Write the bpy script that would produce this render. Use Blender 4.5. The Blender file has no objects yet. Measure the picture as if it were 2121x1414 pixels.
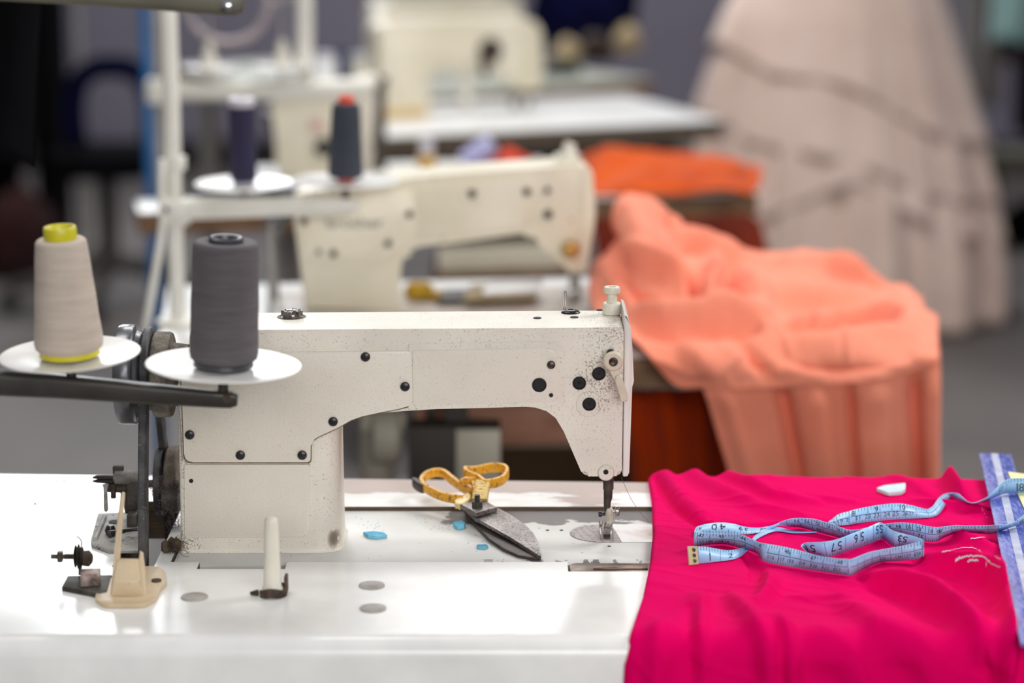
import bpy, bmesh, math, random
import numpy as np
from mathutils import Vector, Matrix
random.seed(7)
np.random.seed(7)
scene = bpy.context.scene
COL = scene.collection
# ------------------------------------------------------------------ camera model (2121 x 1414)
CAMZ = 1.437; PITCH = math.radians(12.3); LENS = 85.0
F = LENS / 36.0 * 2121.0; CX, CY = 1060.5, 707.0
_f = Vector((0, math.cos(PITCH), -math.sin(PITCH))); _u = Vector((0, math.sin(PITCH), math.cos(PITCH))); _r = Vector((1, 0, 0))
CAMP = Vector((0, 0, CAMZ))
def ray(u, v): return _f + _r * ((u - CX) / F) - _u * ((v - CY) / F)
def PY(u, v, Y):
    d = ray(u, v); return CAMP + d * (Y / d.y)
def PZ(u, v, z):
    d = ray(u, v); return CAMP + d * ((z - CAMZ) / d.z)
def PP(u, v, p0, n):
    d = ray(u, v); return CAMP + d * ((p0 - CAMP).dot(n) / d.dot(n))
def mpp(Y, z=0.9):            # metres per pixel at that place
    return (Y * math.cos(PITCH) + (CAMZ - z) * math.sin(PITCH)) / F
# ------------------------------------------------------------------ objects
def lin(c): 
    c = c / 255.0
    return c / 12.92 if c <= 0.04045 else ((c + 0.055) / 1.055) ** 2.4
def rgb(r, g, b): return (lin(r), lin(g), lin(b), 1)
def root_loc(o):
    l = Vector((0, 0, 0))
    while o is not None:
        l += o.location; o = o.parent
    return l
def props(o, label=None, cat=None, group=None, kind=None):
    if label: o['label'] = label
    if cat: o['category'] = cat
    if group: o['group'] = group
    if kind: o['kind'] = kind
    return o
def thing(name, loc, label, cat, group=None):
    o = bpy.data.objects.new(name, None); COL.objects.link(o)
    o.empty_display_size = 0.05
    o.location = loc
    return props(o, label, cat, group)
def mk(name, bm, mat, parent=None, label=None, cat=None, group=None, kind=None, smooth=True, ang=38, solid=0.0, recalc=True):
    """links a bmesh (world coordinates) as ONE mesh object"""
    if recalc: bmesh.ops.recalc_face_normals(bm, faces=bm.faces[:])
    if parent is not None:
        off = root_loc(parent); loc = Vector((0, 0, 0))
    else:
        xs = [v.co.x for v in bm.verts]; ys = [v.co.y for v in bm.verts]; zs = [v.co.z for v in bm.verts]
        off = Vector(((min(xs) + max(xs)) / 2, (min(ys) + max(ys)) / 2, min(zs))); loc = off
    for v in bm.verts: v.co -= off
    if smooth:
        ca = math.radians(ang)
        for e in bm.edges:
            if len(e.link_faces) == 2:
                try: e.smooth = e.calc_face_angle() < ca
                except ValueError: e.smooth = True
        for fc in bm.faces: fc.smooth = True
    me = bpy.data.meshes.new(name); bm.to_mesh(me); bm.free()
    for m in (mat if isinstance(mat, (list, tuple)) else [mat]): me.materials.append(m)
    o = bpy.data.objects.new(name, me); COL.objects.link(o)
    o.location = loc; o.parent = parent
    if solid:
        s = o.modifiers.new('thick', 'SOLIDIFY'); s.thickness = solid; s.offset = 0
    return props(o, label, cat, group, kind)
def BM(): return bmesh.new()
def frame(axis):
    a = Vector(axis).normalized()
    t = Vector((0, 0, 1)) if abs(a.z) < 0.9 else Vector((1, 0, 0))
    x = a.cross(t).normalized(); y = a.cross(x).normalized()
    return a, x, y
def lathe(bm, prof, origin, axis=(0, 0, 1), seg=32, cap0=True, cap1=True, mi=0):
    """prof: list of (radius, height along axis)"""
    a, x, y = frame(axis); o = Vector(origin); rings = []
    for r, h in prof:
        if r < 1e-6:
            rings.append([bm.verts.new(o + a * h)])
        else:
            rings.append([bm.verts.new(o + a * h + (x * math.cos(2 * math.pi * k / seg) + y * math.sin(2 * math.pi * k / seg)) * r) for k in range(seg)])
    fs = []
    for A, B in zip(rings, rings[1:]):
        for k in range(seg):
            q = (k + 1) % seg
            if len(A) == 1 and len(B) == 1: continue
            if len(A) == 1: fs.append(bm.faces.new((A[0], B[k], B[q])))
            elif len(B) == 1: fs.append(bm.faces.new((A[k], B[0], A[q])))
            else: fs.append(bm.faces.new((A[k], B[k], B[q], A[q])))
    if cap0 and len(rings[0]) > 1: fs.append(bm.faces.new(rings[0]))
    if cap1 and len(rings[-1]) > 1: fs.append(bm.faces.new(rings[-1]))
    for f_ in fs: f_.material_index = mi
    return fs
def tube(bm, pts, r, seg=10, closed=False, caps=True, flat=None, upv=None, mi=0):
    """sweep along pts; r scalar or list; flat=(a,b) half sizes of a rounded-rect section instead"""
    pts = [Vector(p) for p in pts]; n = len(pts)
    rr = r if isinstance(r, (list, tuple)) else [r] * n
    rings = []; px = None
    for i, p in enumerate(pts):
        if closed: t = (pts[(i + 1) % n] - pts[i - 1])
        else: t = pts[min(i + 1, n - 1)] - pts[max(i - 1, 0)]
        if t.length < 1e-9: t = Vector((0, 0, 1))
        t.normalize()
        if upv is not None:
            y = (Vector(upv) - t * Vector(upv).dot(t))
            if y.length < 1e-4: y = frame(t)[2]
            y.normalize(); x = y.cross(t).normalized()
        elif px is None: _, x, y = frame(t)
        else:
            x = px - t * px.dot(t)
            if x.length < 1e-6: _, x, y = frame(t)
            x.normalize(); y = t.cross(x).normalized()
        px = x
        ring = []
        for k in range(seg):
            th = 2 * math.pi * (k + 0.5) / seg; c, s = math.cos(th), math.sin(th)
            if flat:
                e = 0.45
                c = math.copysign(abs(c) ** e, c); s = math.copysign(abs(s) ** e, s)
                q = p + x * c * flat[0] * rr[i] + y * s * flat[1] * rr[i]
            else: q = p + (x * c + y * s) * rr[i]
            ring.append(bm.verts.new(q))
        rings.append(ring)
    m = n if closed else n - 1
    for i in range(m):
        A, B = rings[i], rings[(i + 1) % n]
        for k in range(seg):
            q = (k + 1) % seg
            bm.faces.new((A[k], A[q], B[q], B[k])).material_index = mi
    if caps and not closed:
        bm.faces.new(rings[0][::-1]).material_index = mi; bm.faces.new(rings[-1]).material_index = mi
def smooth_path(pts, n=8, closed=False):
    pts = [Vector(p) for p in pts]; out = []; m = len(pts)
    rng = range(m if closed else m - 1)
    for i in rng:
        p1, p2 = pts[i], pts[(i + 1) % m]
        p0 = pts[i - 1] if (i > 0 or closed) else p1 + (p1 - p2)
        p3 = pts[(i + 2) % m] if (i + 2 < m or closed) else p2 + (p2 - p1)
        for k in range(n):
            t = k / n
            out.append(0.5 * ((2 * p1) + (p2 - p0) * t + (2 * p0 - 5 * p1 + 4 * p2 - p3) * t * t + (3 * p1 - p0 - 3 * p2 + p3) * t ** 3))
    if not closed: out.append(pts[-1])
    return out
def box(bm, c, s, rz=0.0, bev=0.0, rot=None, mi=0):
    c = Vector(c); M = rot if rot is not None else Matrix.Rotation(rz, 3, 'Z')
    vs = []
    for dx in (-.5, .5):
        for dy in (-.5, .5):
            for dz in (-.5, .5):
                vs.append(bm.verts.new(c + M @ Vector((dx * s[0], dy * s[1], dz * s[2]))))
    idx = [(0, 1, 3, 2), (4, 6, 7, 5), (0, 4, 5, 1), (2, 3, 7, 6), (0, 2, 6, 4), (1, 5, 7, 3)]
    fs = [bm.faces.new([vs[i] for i in f_]) for f_ in idx]
    for f_ in fs: f_.material_index = mi
    if bev:
        es = list({e for f_ in fs for e in f_.edges})
        r_ = bmesh.ops.bevel(bm, geom=es, offset=bev, segments=2, profile=.5, affect='EDGES', clamp_overlap=True)
        for f_ in r_['faces']: f_.material_index = mi
def roundpoly(pts, r, n=5):
    """2-D polygon with rounded corners; r scalar or one per corner (0 keeps it sharp)"""
    out = []; m = len(pts)
    for i, p in enumerate(pts):
        ri = r[i] if isinstance(r, (list, tuple)) else r
        p = Vector(p); a = Vector(pts[i - 1]); b = Vector(pts[(i + 1) % m])
        if ri <= 0: out.append((p.x, p.y)); continue
        da, db = (a - p), (b - p); la, lb = da.length, db.length
        d = min(ri, la * .49, lb * .49)
        A = p + da / la * d; B = p + db / lb * d
        for k in range(n + 1):
            t = k / n
            q = A * (1 - t) ** 2 + p * 2 * t * (1 - t) + B * t * t
            out.append((q.x, q.y))
    return out
def solid(bm, front, vec, bev=0.0, seg=3, bevback=True, mi=0):
    """front: world outline; extruded by vec; the rims get a rounded bevel"""
    vec = Vector(vec)
    A = [bm.verts.new(p) for p in front]; B = [bm.verts.new(Vector(p) + vec) for p in front]
    n = len(A)
    fs = [bm.faces.new(A), bm.faces.new(B[::-1])]
    for i in range(n):
        fs.append(bm.faces.new((A[i], B[i], B[(i + 1) % n], A[(i + 1) % n])))
    for f_ in fs: f_.material_index = mi
    if bev:
        es = list(fs[0].edges) + (list(fs[1].edges) if bevback else [])
        bmesh.ops.bevel(bm, geom=es, offset=bev, segments=seg, profile=.5, affect='EDGES', clamp_overlap=False)
def text_bm(s, size=1.0, align='CENTER'):
    cu = bpy.data.curves.new('t', 'FONT'); cu.body = s; cu.size = size; cu.resolution_u = 3; cu.align_x = align
    o = bpy.data.objects.new('t', cu); COL.objects.link(o)
    dg = bpy.context.evaluated_depsgraph_get(); dg.update()
    me = o.evaluated_get(dg).to_mesh()
    V = [v.co.copy() for v in me.vertices]; Fc = [tuple(p.vertices) for p in me.polygons]
    o.evaluated_get(dg).to_mesh_clear()
    bpy.data.objects.remove(o); bpy.data.curves.remove(cu)
    return V, Fc
# ------------------------------------------------------------------ materials
def mat(name, base, rough=0.5, metal=0.0, base2=None, nscale=8.0, lo=0.35, hi=0.65, spec=None, speck_scale=60.0, speck_cut=0.33,
        bump=0.0, bscale=60.0, coat=0.0, sheen=0.0, stretch=None, detail=4.0, subsurface=0.0, trans=0.0, specular=0.5):
    m = bpy.data.materials.new(name); m.use_nodes = True
    nt = m.node_tree; N = nt.nodes; L = nt.links
    b = N['Principled BSDF']
    b.inputs['Base Color'].default_value = base
    b.inputs['Roughness'].default_value = rough; b.inputs['Metallic'].default_value = metal
    b.inputs['Specular IOR Level'].default_value = specular
    if coat: b.inputs['Coat Weight'].default_value = coat; b.inputs['Coat Roughness'].default_value = 0.15
    if sheen: b.inputs['Sheen Weight'].default_value = sheen
    if subsurface: b.inputs['Subsurface Weight'].default_value = subsurface
    if trans: b.inputs['Transmission Weight'].default_value = trans
    tc = N.new('ShaderNodeTexCoord'); vec = tc.outputs['Object']
    if stretch:
        mp = N.new('ShaderNodeMapping'); mp.inputs['Scale'].default_value = stretch; L.new(vec, mp.inputs['Vector']); vec = mp.outputs['Vector']
    col = None
    if base2 is not None:
        n1 = N.new('ShaderNodeTexNoise'); n1.inputs['Scale'].default_value = nscale; n1.inputs['Detail'].default_value = detail; L.new(vec, n1.inputs['Vector'])
        mr = N.new('ShaderNodeMapRange'); mr.inputs['From Min'].default_value = lo; mr.inputs['From Max'].default_value = hi; L.new(n1.outputs['Fac'], mr.inputs['Value'])
        mx = N.new('ShaderNodeMix'); mx.data_type = 'RGBA'; mx.inputs['A'].default_value = base; mx.inputs['B'].default_value = base2
        L.new(mr.outputs['Result'], mx.inputs['Factor']); col = mx.outputs['Result']
    if spec is not None:
        n2 = N.new('ShaderNodeTexNoise'); n2.inputs['Scale'].default_value = speck_scale; n2.inputs['Detail'].default_value = 3; L.new(vec, n2.inputs['Vector'])
        m2 = N.new('ShaderNodeMapRange'); m2.inputs['From Min'].default_value = speck_cut + .03; m2.inputs['From Max'].default_value = speck_cut - .02; L.new(n2.outputs['Fac'], m2.inputs['Value'])
        x2 = N.new('ShaderNodeMix'); x2.data_type = 'RGBA'; x2.inputs['B'].default_value = spec
        if col is None: x2.inputs['A'].default_value = base
        else: L.new(col, x2.inputs['A'])
        L.new(m2.outputs['Result'], x2.inputs['Factor']); col = x2.outputs['Result']
    if col is not None: L.new(col, b.inputs['Base Color'])
    if bump:
        n3 = N.new('ShaderNodeTexNoise'); n3.inputs['Scale'].default_value = bscale; n3.inputs['Detail'].default_value = 3; L.new(vec, n3.inputs['Vector'])
        bp = N.new('ShaderNodeBump'); bp.inputs['Strength'].default_value = bump; bp.inputs['Distance'].default_value = 0.001
        L.new(n3.outputs['Fac'], bp.inputs['Height']); L.new(bp.outputs['Normal'], b.inputs['Normal'])
    return m
def wear(name, top, under, test, rough=0.35, rough2=0.4, metal2=0.0, bump=0.25):
    """two-coat finish: `under` shows where the worn patches are; test(nodes, links, coord) -> mask socket"""
    m = bpy.data.materials.new(name); m.use_nodes = True
    nt = m.node_tree; N = nt.nodes; L = nt.links; b = N['Principled BSDF']
    tc = N.new('ShaderNodeTexCoord'); mask = test(N, L, tc.outputs['Object'])
    mx = N.new('ShaderNodeMix'); mx.data_type = 'RGBA'; mx.inputs['A'].default_value = top; mx.inputs['B'].default_value = under
    L.new(mask, mx.inputs['Factor'])
    n = N.new('ShaderNodeTexNoise'); n.inputs['Scale'].default_value = 14; n.inputs['Detail'].default_value = 6; L.new(tc.outputs['Object'], n.inputs['Vector'])
    mr = N.new('ShaderNodeMapRange'); mr.inputs['From Min'].default_value = .3; mr.inputs['From Max'].default_value = .7; mr.inputs['To Min'].default_value = .86; mr.inputs['To Max'].default_value = 1.04
    L.new(n.outputs['Fac'], mr.inputs['Value'])
    ml = N.new('ShaderNodeMix'); ml.data_type = 'RGBA'; ml.blend_type = 'MULTIPLY'; ml.inputs['Factor'].default_value = 1
    L.new(mx.outputs['Result'], ml.inputs['A']); L.new(mr.outputs['Result'], ml.inputs['B'])
    L.new(ml.outputs['Result'], b.inputs['Base Color'])
    r = N.new('ShaderNodeMapRange'); r.inputs['To Min'].default_value = rough; r.inputs['To Max'].default_value = rough2; L.new(mask, r.inputs['Value']); L.new(r.outputs['Result'], b.inputs['Roughness'])
    if metal2:
        k = N.new('ShaderNodeMath'); k.operation = 'MULTIPLY'; k.inputs[1].default_value = metal2; L.new(mask, k.inputs[0]); L.new(k.outputs[0], b.inputs['Metallic'])
    bp = N.new('ShaderNodeBump'); bp.inputs['Strength'].default_value = bump; bp.inputs['Distance'].default_value = .0006; bp.invert = True
    L.new(mask, bp.inputs['Height']); L.new(bp.outputs['Normal'], b.inputs['Normal'])
    return m
def nmath(N, L, op, a, b=None, c=None):
    n = N.new('ShaderNodeMath'); n.operation = op
    for i, s in enumerate((a, b, c)):
        if s is None: continue
        if isinstance(s, (int, float)): n.inputs[i].default_value = s
        else: L.new(s, n.inputs[i])
    return n.outputs[0]
def nnoise(N, L, vec, scale, detail=5, stretch=None, rough=.55):
    if stretch:
        mp = N.new('ShaderNodeMapping'); mp.inputs['Scale'].default_value = stretch; L.new(vec, mp.inputs['Vector']); vec = mp.outputs['Vector']
    n = N.new('ShaderNodeTexNoise'); n.inputs['Scale'].default_value = scale; n.inputs['Detail'].default_value = detail; n.inputs['Roughness'].default_value = rough
    L.new(vec, n.inputs['Vector']); return n.outputs['Fac']
def nstep(N, L, v, a, b):
    n = N.new('ShaderNodeMapRange'); n.interpolation_type = 'SMOOTHSTEP'; n.inputs['From Min'].default_value = a; n.inputs['From Max'].default_value = b
    L.new(v, n.inputs['Value']); return n.outputs['Result']
def nxyz(N, L, vec):
    s = N.new('ShaderNodeSeparateXYZ'); L.new(vec, s.inputs[0]); return s.outputs

M = {}
M['paint'] = mat('cream_enamel', rgb(226, 219, 206), .42, base2=rgb(216, 208, 194), nscale=9, spec=rgb(192, 183, 168), speck_scale=760, speck_cut=.32, bump=.35, bscale=420, coat=.12)
M['paint_dusty'] = mat('dusty_enamel', rgb(205, 196, 182), .8, base2=rgb(150, 138, 122), nscale=60, spec=rgb(80, 72, 62), speck_scale=260, speck_cut=.36, bump=.6, bscale=500)
M['face'] = mat('face_plate_white', rgb(232, 228, 222), .38, base2=rgb(222, 216, 210), nscale=12, coat=.2)
M['white_plastic'] = mat('ivory_plastic', rgb(228, 224, 212), .4, base2=rgb(214, 208, 192), nscale=20)
M['old_cream'] = mat('aged_cream_enamel', rgb(230, 222, 202), .42, base2=rgb(214, 205, 180), nscale=6, spec=rgb(150, 132, 95), speck_scale=50, speck_cut=.27, coat=.1)
M['lever'] = mat('beige_lever', rgb(214, 202, 182), .45, base2=rgb(196, 184, 164), nscale=40)
M['black'] = mat('black_steel', rgb(28, 26, 30), .3, base2=rgb(46, 42, 42), nscale=50, metal=.3)
M['hole'] = mat('hole_black', rgb(8, 7, 7), .7, base2=rgb(14, 12, 12), nscale=30)
M['brown_screw'] = mat('browned_screw', rgb(84, 72, 62), .4, metal=.6, base2=rgb(50, 42, 38), nscale=200)
M['steel'] = mat('worn_steel', rgb(176, 172, 168), .32, metal=.9, base2=rgb(120, 112, 104), nscale=80, bump=.2, bscale=300)
M['chrome'] = mat('chrome', rgb(205, 205, 208), .16, metal=1.0, base2=rgb(150, 146, 142), nscale=60)
M['wheel'] = mat('grey_handwheel', rgb(120, 120, 126), .3, metal=.55, base2=rgb(86, 86, 92), nscale=14, coat=.2)
M['wheel_dusty'] = mat('dusty_pulley', rgb(140, 132, 120), .85, base2=rgb(92, 86, 78), nscale=90, spec=rgb(100, 92, 82), speck_scale=420, speck_cut=.4, bump=.8, bscale=400)
M['belt'] = mat('rubber_belt', rgb(44, 43, 45), .55, base2=rgb(92, 90, 90), nscale=60, lo=.45, hi=.8, spec=rgb(130, 120, 112), speck_scale=240, speck_cut=.3)
M['dark_iron'] = mat('dark_iron', rgb(52, 48, 44), .55, metal=.4, base2=rgb(82, 76, 68), nscale=70, bump=.4, bscale=300)
M['grey_cast'] = mat('grey_casting', rgb(92, 88, 84), .6, metal=.2, base2=rgb(124, 120, 114), nscale=120, bump=.6, bscale=500)
M['grey_plate'] = mat('dusty_grey_plate', rgb(176, 173, 168), .55, base2=rgb(132, 128, 122), nscale=40, spec=rgb(60, 54, 48), speck_scale=160, speck_cut=.34)
M['lint'] = mat('grey_lint', rgb(120, 108, 108), .95, base2=rgb(70, 58, 60), nscale=60)
M['tan_plastic'] = mat('tan_plastic', rgb(216, 196, 164), .42, base2=rgb(196, 174, 142), nscale=16, spec=rgb(120, 98, 72), speck_scale=90, speck_cut=.28)
M['rust'] = mat('rusty_clip', rgb(88, 72, 60), .7, metal=.3, base2=rgb(52, 42, 36), nscale=120, bump=.5, bscale=300)
M['cap'] = mat('grey_cap', rgb(178, 172, 166), .42, base2=rgb(150, 142, 136), nscale=60, bump=.2, bscale=400)
M['gunmetal'] = mat('shear_steel', rgb(112, 106, 104), .45, metal=.75, base2=rgb(150, 144, 142), nscale=45, spec=rgb(92, 82, 78), speck_scale=420, speck_cut=.42, bump=.4, bscale=300)
M['gun_dark'] = mat('shear_edge', rgb(66, 58, 56), .5, metal=.5, base2=rgb(84, 72, 68), nscale=60)
M['wood_edge'] = mat('raw_wood_edge', rgb(108, 92, 74), .7, base2=rgb(74, 60, 48), nscale=14, stretch=(2, 6, 30))
M['wood_brown'] = mat('brown_board', rgb(134, 100, 68), .6, base2=rgb(98, 70, 46), nscale=10, stretch=(2, 10, 10))
M['wood_pink'] = mat('pinkish_board', rgb(176, 128, 104), .6, base2=rgb(150, 104, 82), nscale=8, stretch=(2, 8, 8))
M['laminate'] = mat('white_laminate', rgb(244, 243, 240), .22, base2=rgb(236, 235, 232), nscale=5, spec=rgb(196, 192, 186), speck_scale=40, speck_cut=.26, coat=.3)
M['laminate_far'] = mat('white_worktop', rgb(238, 238, 238), .32, base2=rgb(222, 222, 220), nscale=4)
M['grey_green_top'] = mat('grey_green_worktop', rgb(176, 178, 168), .45, base2=rgb(150, 154, 146), nscale=6)
M['white_metal'] = mat('white_painted_tube', rgb(238, 236, 228), .38, base2=rgb(222, 218, 206), nscale=12, spec=rgb(150, 140, 128), speck_scale=60, speck_cut=.25)
M['plate_white'] = mat('white_spool_plate', rgb(236, 234, 230), .3, base2=rgb(226, 222, 216), nscale=10, coat=.3)
M['stand_bar'] = mat('black_stand_bar', rgb(66, 63, 58), .42, metal=.35, base2=rgb(48, 44, 40), nscale=20, coat=.2)
M['stand_olive'] = mat('olive_grey_bar', rgb(104, 100, 84), .45, metal=.2, base2=rgb(90, 86, 74), nscale=14)
M['grey_metal'] = mat('grey_tube', rgb(168, 166, 162), .4, metal=.3, base2=rgb(146, 142, 138), nscale=16)
M['blue_pole'] = mat('blue_paint', rgb(44, 122, 190), .42, base2=rgb(38, 106, 170), nscale=8)
def thread_mat(name, a, b_, scale=1.0):
    m = mat(name, a, .8, base2=b_, nscale=26, lo=.3, hi=.7, stretch=(1, 1, 9), bump=.7, bscale=260, sheen=.05)
    return m
M['th_beige'] = thread_mat('beige_thread', rgb(206, 192, 178), rgb(190, 174, 160))
M['th_grey'] = thread_mat('charcoal_thread', rgb(96, 90, 94), rgb(82, 76, 79))
M['th_purple'] = thread_mat('purple_thread', rgb(38, 30, 68), rgb(30, 25, 54))
M['th_slate'] = thread_mat('slate_thread', rgb(52, 58, 70), rgb(42, 48, 58))
M['th_navy'] = thread_mat('navy_thread', rgb(30, 34, 86), rgb(24, 26, 66))
M['th_yellow'] = thread_mat('ochre_thread', rgb(214, 168, 74), rgb(196, 150, 60))
M['th_lilac'] = thread_mat('lilac_thread', rgb(182, 182, 222), rgb(164, 164, 206))
M['core_yellow'] = mat('yellow_cone', rgb(214, 206, 40), .4, base2=rgb(196, 186, 34), nscale=20)
M['core_dark'] = mat('dark_cone', rgb(70, 70, 76), .35, base2=rgb(54, 54, 60), nscale=20)
M['core_orange'] = mat('orange_cone', rgb(232, 84, 50), .4, base2=rgb(220, 74, 44), nscale=20)
M['core_clear'] = mat('frosted_tube', rgb(206, 204, 210), .4, base2=rgb(190, 188, 196), nscale=20)
M['chalk_blue'] = mat('blue_chalk', rgb(78, 168, 206), .9, base2=rgb(128, 198, 224), nscale=60, bump=.4, bscale=200)
M['chalk_white'] = mat('white_chalk', rgb(214, 232, 236), .9, base2=rgb(196, 218, 226), nscale=40)
M['red'] = mat('red_bead', rgb(200, 30, 30), .3, base2=rgb(180, 24, 24), nscale=100)
def cloth_mat(name, a, b_, nscale=5, weave=900, bump=.35, rough=.85, sheen=.3, marks=None, transl=0.0):
    m = mat(name, a, rough, base2=b_, nscale=nscale, bump=bump, bscale=weave, sheen=sheen, spec=marks, speck_scale=34, speck_cut=.21, specular=.03)
    return m
M['pink'] = cloth_mat('magenta_crepe', rgb(230, 0, 98), rgb(220, 0, 92), nscale=6, bump=.45, weave=700, sheen=.0)
M['peach'] = cloth_mat('peach_linen', rgb(240, 148, 122), rgb(233, 136, 108), nscale=7, sheen=.1)
M['orange'] = cloth_mat('orange_cloth', rgb(204, 82, 16), rgb(184, 68, 10), nscale=6, sheen=.1)
M['rust_orange'] = cloth_mat('rust_orange_cloth', rgb(176, 62, 12), rgb(150, 40, 8), nscale=3, sheen=.1)
M['tulle'] = cloth_mat('blush_tulle', rgb(238, 212, 200), rgb(226, 198, 184), nscale=5, sheen=.4)
M['tulle_trim'] = cloth_mat('blush_satin_hem', rgb(222, 194, 176), rgb(212, 184, 164), nscale=8, sheen=.2)
M['black_cloth'] = cloth_mat('black_cloth', rgb(10, 10, 12), rgb(16, 15, 18), nscale=8, sheen=.0)
M['navy_cloth'] = cloth_mat('navy_cloth', rgb(16, 18, 54), rgb(10, 12, 38), nscale=8, sheen=.0)
M['teal_cloth'] = cloth_mat('teal_cloth', rgb(146, 180, 178), rgb(124, 158, 158), nscale=6)
M['maroon_cloth'] = cloth_mat('maroon_cloth', rgb(74, 30, 32), rgb(54, 20, 22), nscale=6)
M['olive_cloth'] = cloth_mat('olive_cloth', rgb(82, 80, 66), rgb(66, 64, 52), nscale=6)
M['brown_cloth'] = cloth_mat('brown_cloth', rgb(60, 46, 38), rgb(44, 34, 28), nscale=6)
M['dgreen_cloth'] = cloth_mat('dark_green_cloth', rgb(26, 50, 44), rgb(18, 36, 32), nscale=6)
M['beige_cloth'] = cloth_mat('beige_cloth', rgb(176, 158, 124), rgb(150, 132, 100), nscale=10)
M['tape'] = mat('blue_tape', rgb(160, 204, 244), .42, base2=rgb(146, 192, 236), nscale=24, coat=.1)
M['ink'] = mat('tape_ink', rgb(22, 28, 52), .6, base2=rgb(30, 36, 60), nscale=60)
M['tape_tip'] = mat('cream_metal_tip', rgb(228, 218, 176), .35, metal=.35, base2=rgb(206, 196, 150), nscale=60)
M['paper'] = mat('yellow_paper', rgb(250, 244, 178), .7, base2=rgb(244, 236, 168), nscale=10)
M['box_grey'] = mat('beige_motor_case', rgb(190, 184, 166), .5, base2=rgb(168, 162, 146), nscale=5)
M['dark_case'] = mat('dark_case', rgb(66, 60, 54), .6, base2=rgb(52, 48, 44), nscale=6)
M['carton'] = mat('brown_carton', rgb(92, 70, 44), .8, base2=rgb(76, 56, 34), nscale=5)
# ------------------------------------------------------------------ the room
M['floor'] = mat('grey_concrete', rgb(116, 110, 108), .6, base2=rgb(96, 91, 90), nscale=2.2, lo=.3, hi=.7, spec=rgb(80, 78, 78), speck_scale=24, speck_cut=.3, detail=8)
M['wall'] = mat('grey_violet_wall', rgb(142, 138, 154), .85, base2=rgb(130, 126, 142), nscale=1.2)
M['wall_side'] = mat('pale_grey_wall', rgb(178, 176, 178), .85, base2=rgb(166, 164, 168), nscale=1.2)
M['skirt'] = mat('dark_skirting', rgb(30, 28, 30), .6, base2=rgb(40, 38, 38), nscale=4)
X0, X1, Y0, Y1, ZC = -3.6, 4.2, -1.6, 9.9, 3.4
def slab(name, lo, hi, m, kind='structure'):
    bm = BM(); c = [(a + b) / 2 for a, b in zip(lo, hi)]; s = [b - a for a, b in zip(lo, hi)]
    box(bm, c, s); return mk(name, bm, m, kind=kind, smooth=False)
slab('floor', (X0, Y0, -.1), (X1, Y1, 0), M['floor'])
slab('wall_back', (X0, Y1, 0), (X1, Y1 + .1, ZC), M['wall'])
slab('wall_left', (X0 - .1, Y0, 0), (X0, Y1, ZC), M['wall_side'])
slab('wall_right', (X1, Y0, 0), (X1 + .1, Y1, ZC), M['wall_side'])
slab('baseboard_back', (X0, Y1 - .02, 0), (X1, Y1 - .001, .13), M['skirt'])
# ================================================================== FIRST STATION: table
ZT, ZB = .7535, .75
YH = PZ(1000, 1049, ZT).y; YBED = PZ(1000, 1058.5, ZB).y; YFR = PZ(900, 1163.5, ZT).y
YFRONT = PZ(900, 1312, ZT).y
BX0, BX1 = -.318, .162
def tab_wear(N, L, c):
    x, y, z = nxyz(N, L, c)
    n = nnoise(N, L, c, 26, 6, (1, 1.6, 1)); n2 = nnoise(N, L, c, 60, 5, (.35, 2.2, 1))
    lim = PZ(1000, 1021, ZT).y - 2.2
    a = nstep(N, L, nmath(N, L, 'ADD', y, nmath(N, L, 'MULTIPLY', nmath(N, L, 'SUBTRACT', n, .5), .03)), lim - .002, lim + .003)
    # a bare grey patch and thin scratches on the strip behind the bed
    d = nmath(N, L, 'ABSOLUTE', nmath(N, L, 'SUBTRACT', x, .075))
    p = nstep(N, L, nmath(N, L, 'ADD', d, nmath(N, L, 'MULTIPLY', nmath(N, L, 'SUBTRACT', n2, .5), .12)), .028, .020)
    st = nmath(N, L, 'MULTIPLY', nstep(N, L, n2, .60, .70), .7)
    p = nmath(N, L, 'MULTIPLY', nmath(N, L, 'MAXIMUM', p, st), nstep(N, L, y, YH - 2.2 - .001, YH - 2.2 + .001))
    m_ = nmath(N, L, 'MAXIMUM', a, p)
    return nmath(N, L, 'MULTIPLY', m_, nstep(N, L, x, -.22, -.2))
M['tabletop'] = wear('worn_white_tabletop', rgb(246, 245, 242), rgb(178, 160, 152), tab_wear, rough=.2, rough2=.5, bump=.4)
table = thing('sewing_table', (0, 2.2, 0), 'white sewing table with rolled front edge and chipped back strip, under the nearest machine', 'table', 'sewing tables')
def yback(x): return 2.4565 - (x - (-.5)) * (2.4565 - 2.437) / .65 if False else PZ(CX + x / 2.40 * F, 983 + (x + .5) * 25, ZT).y
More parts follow.
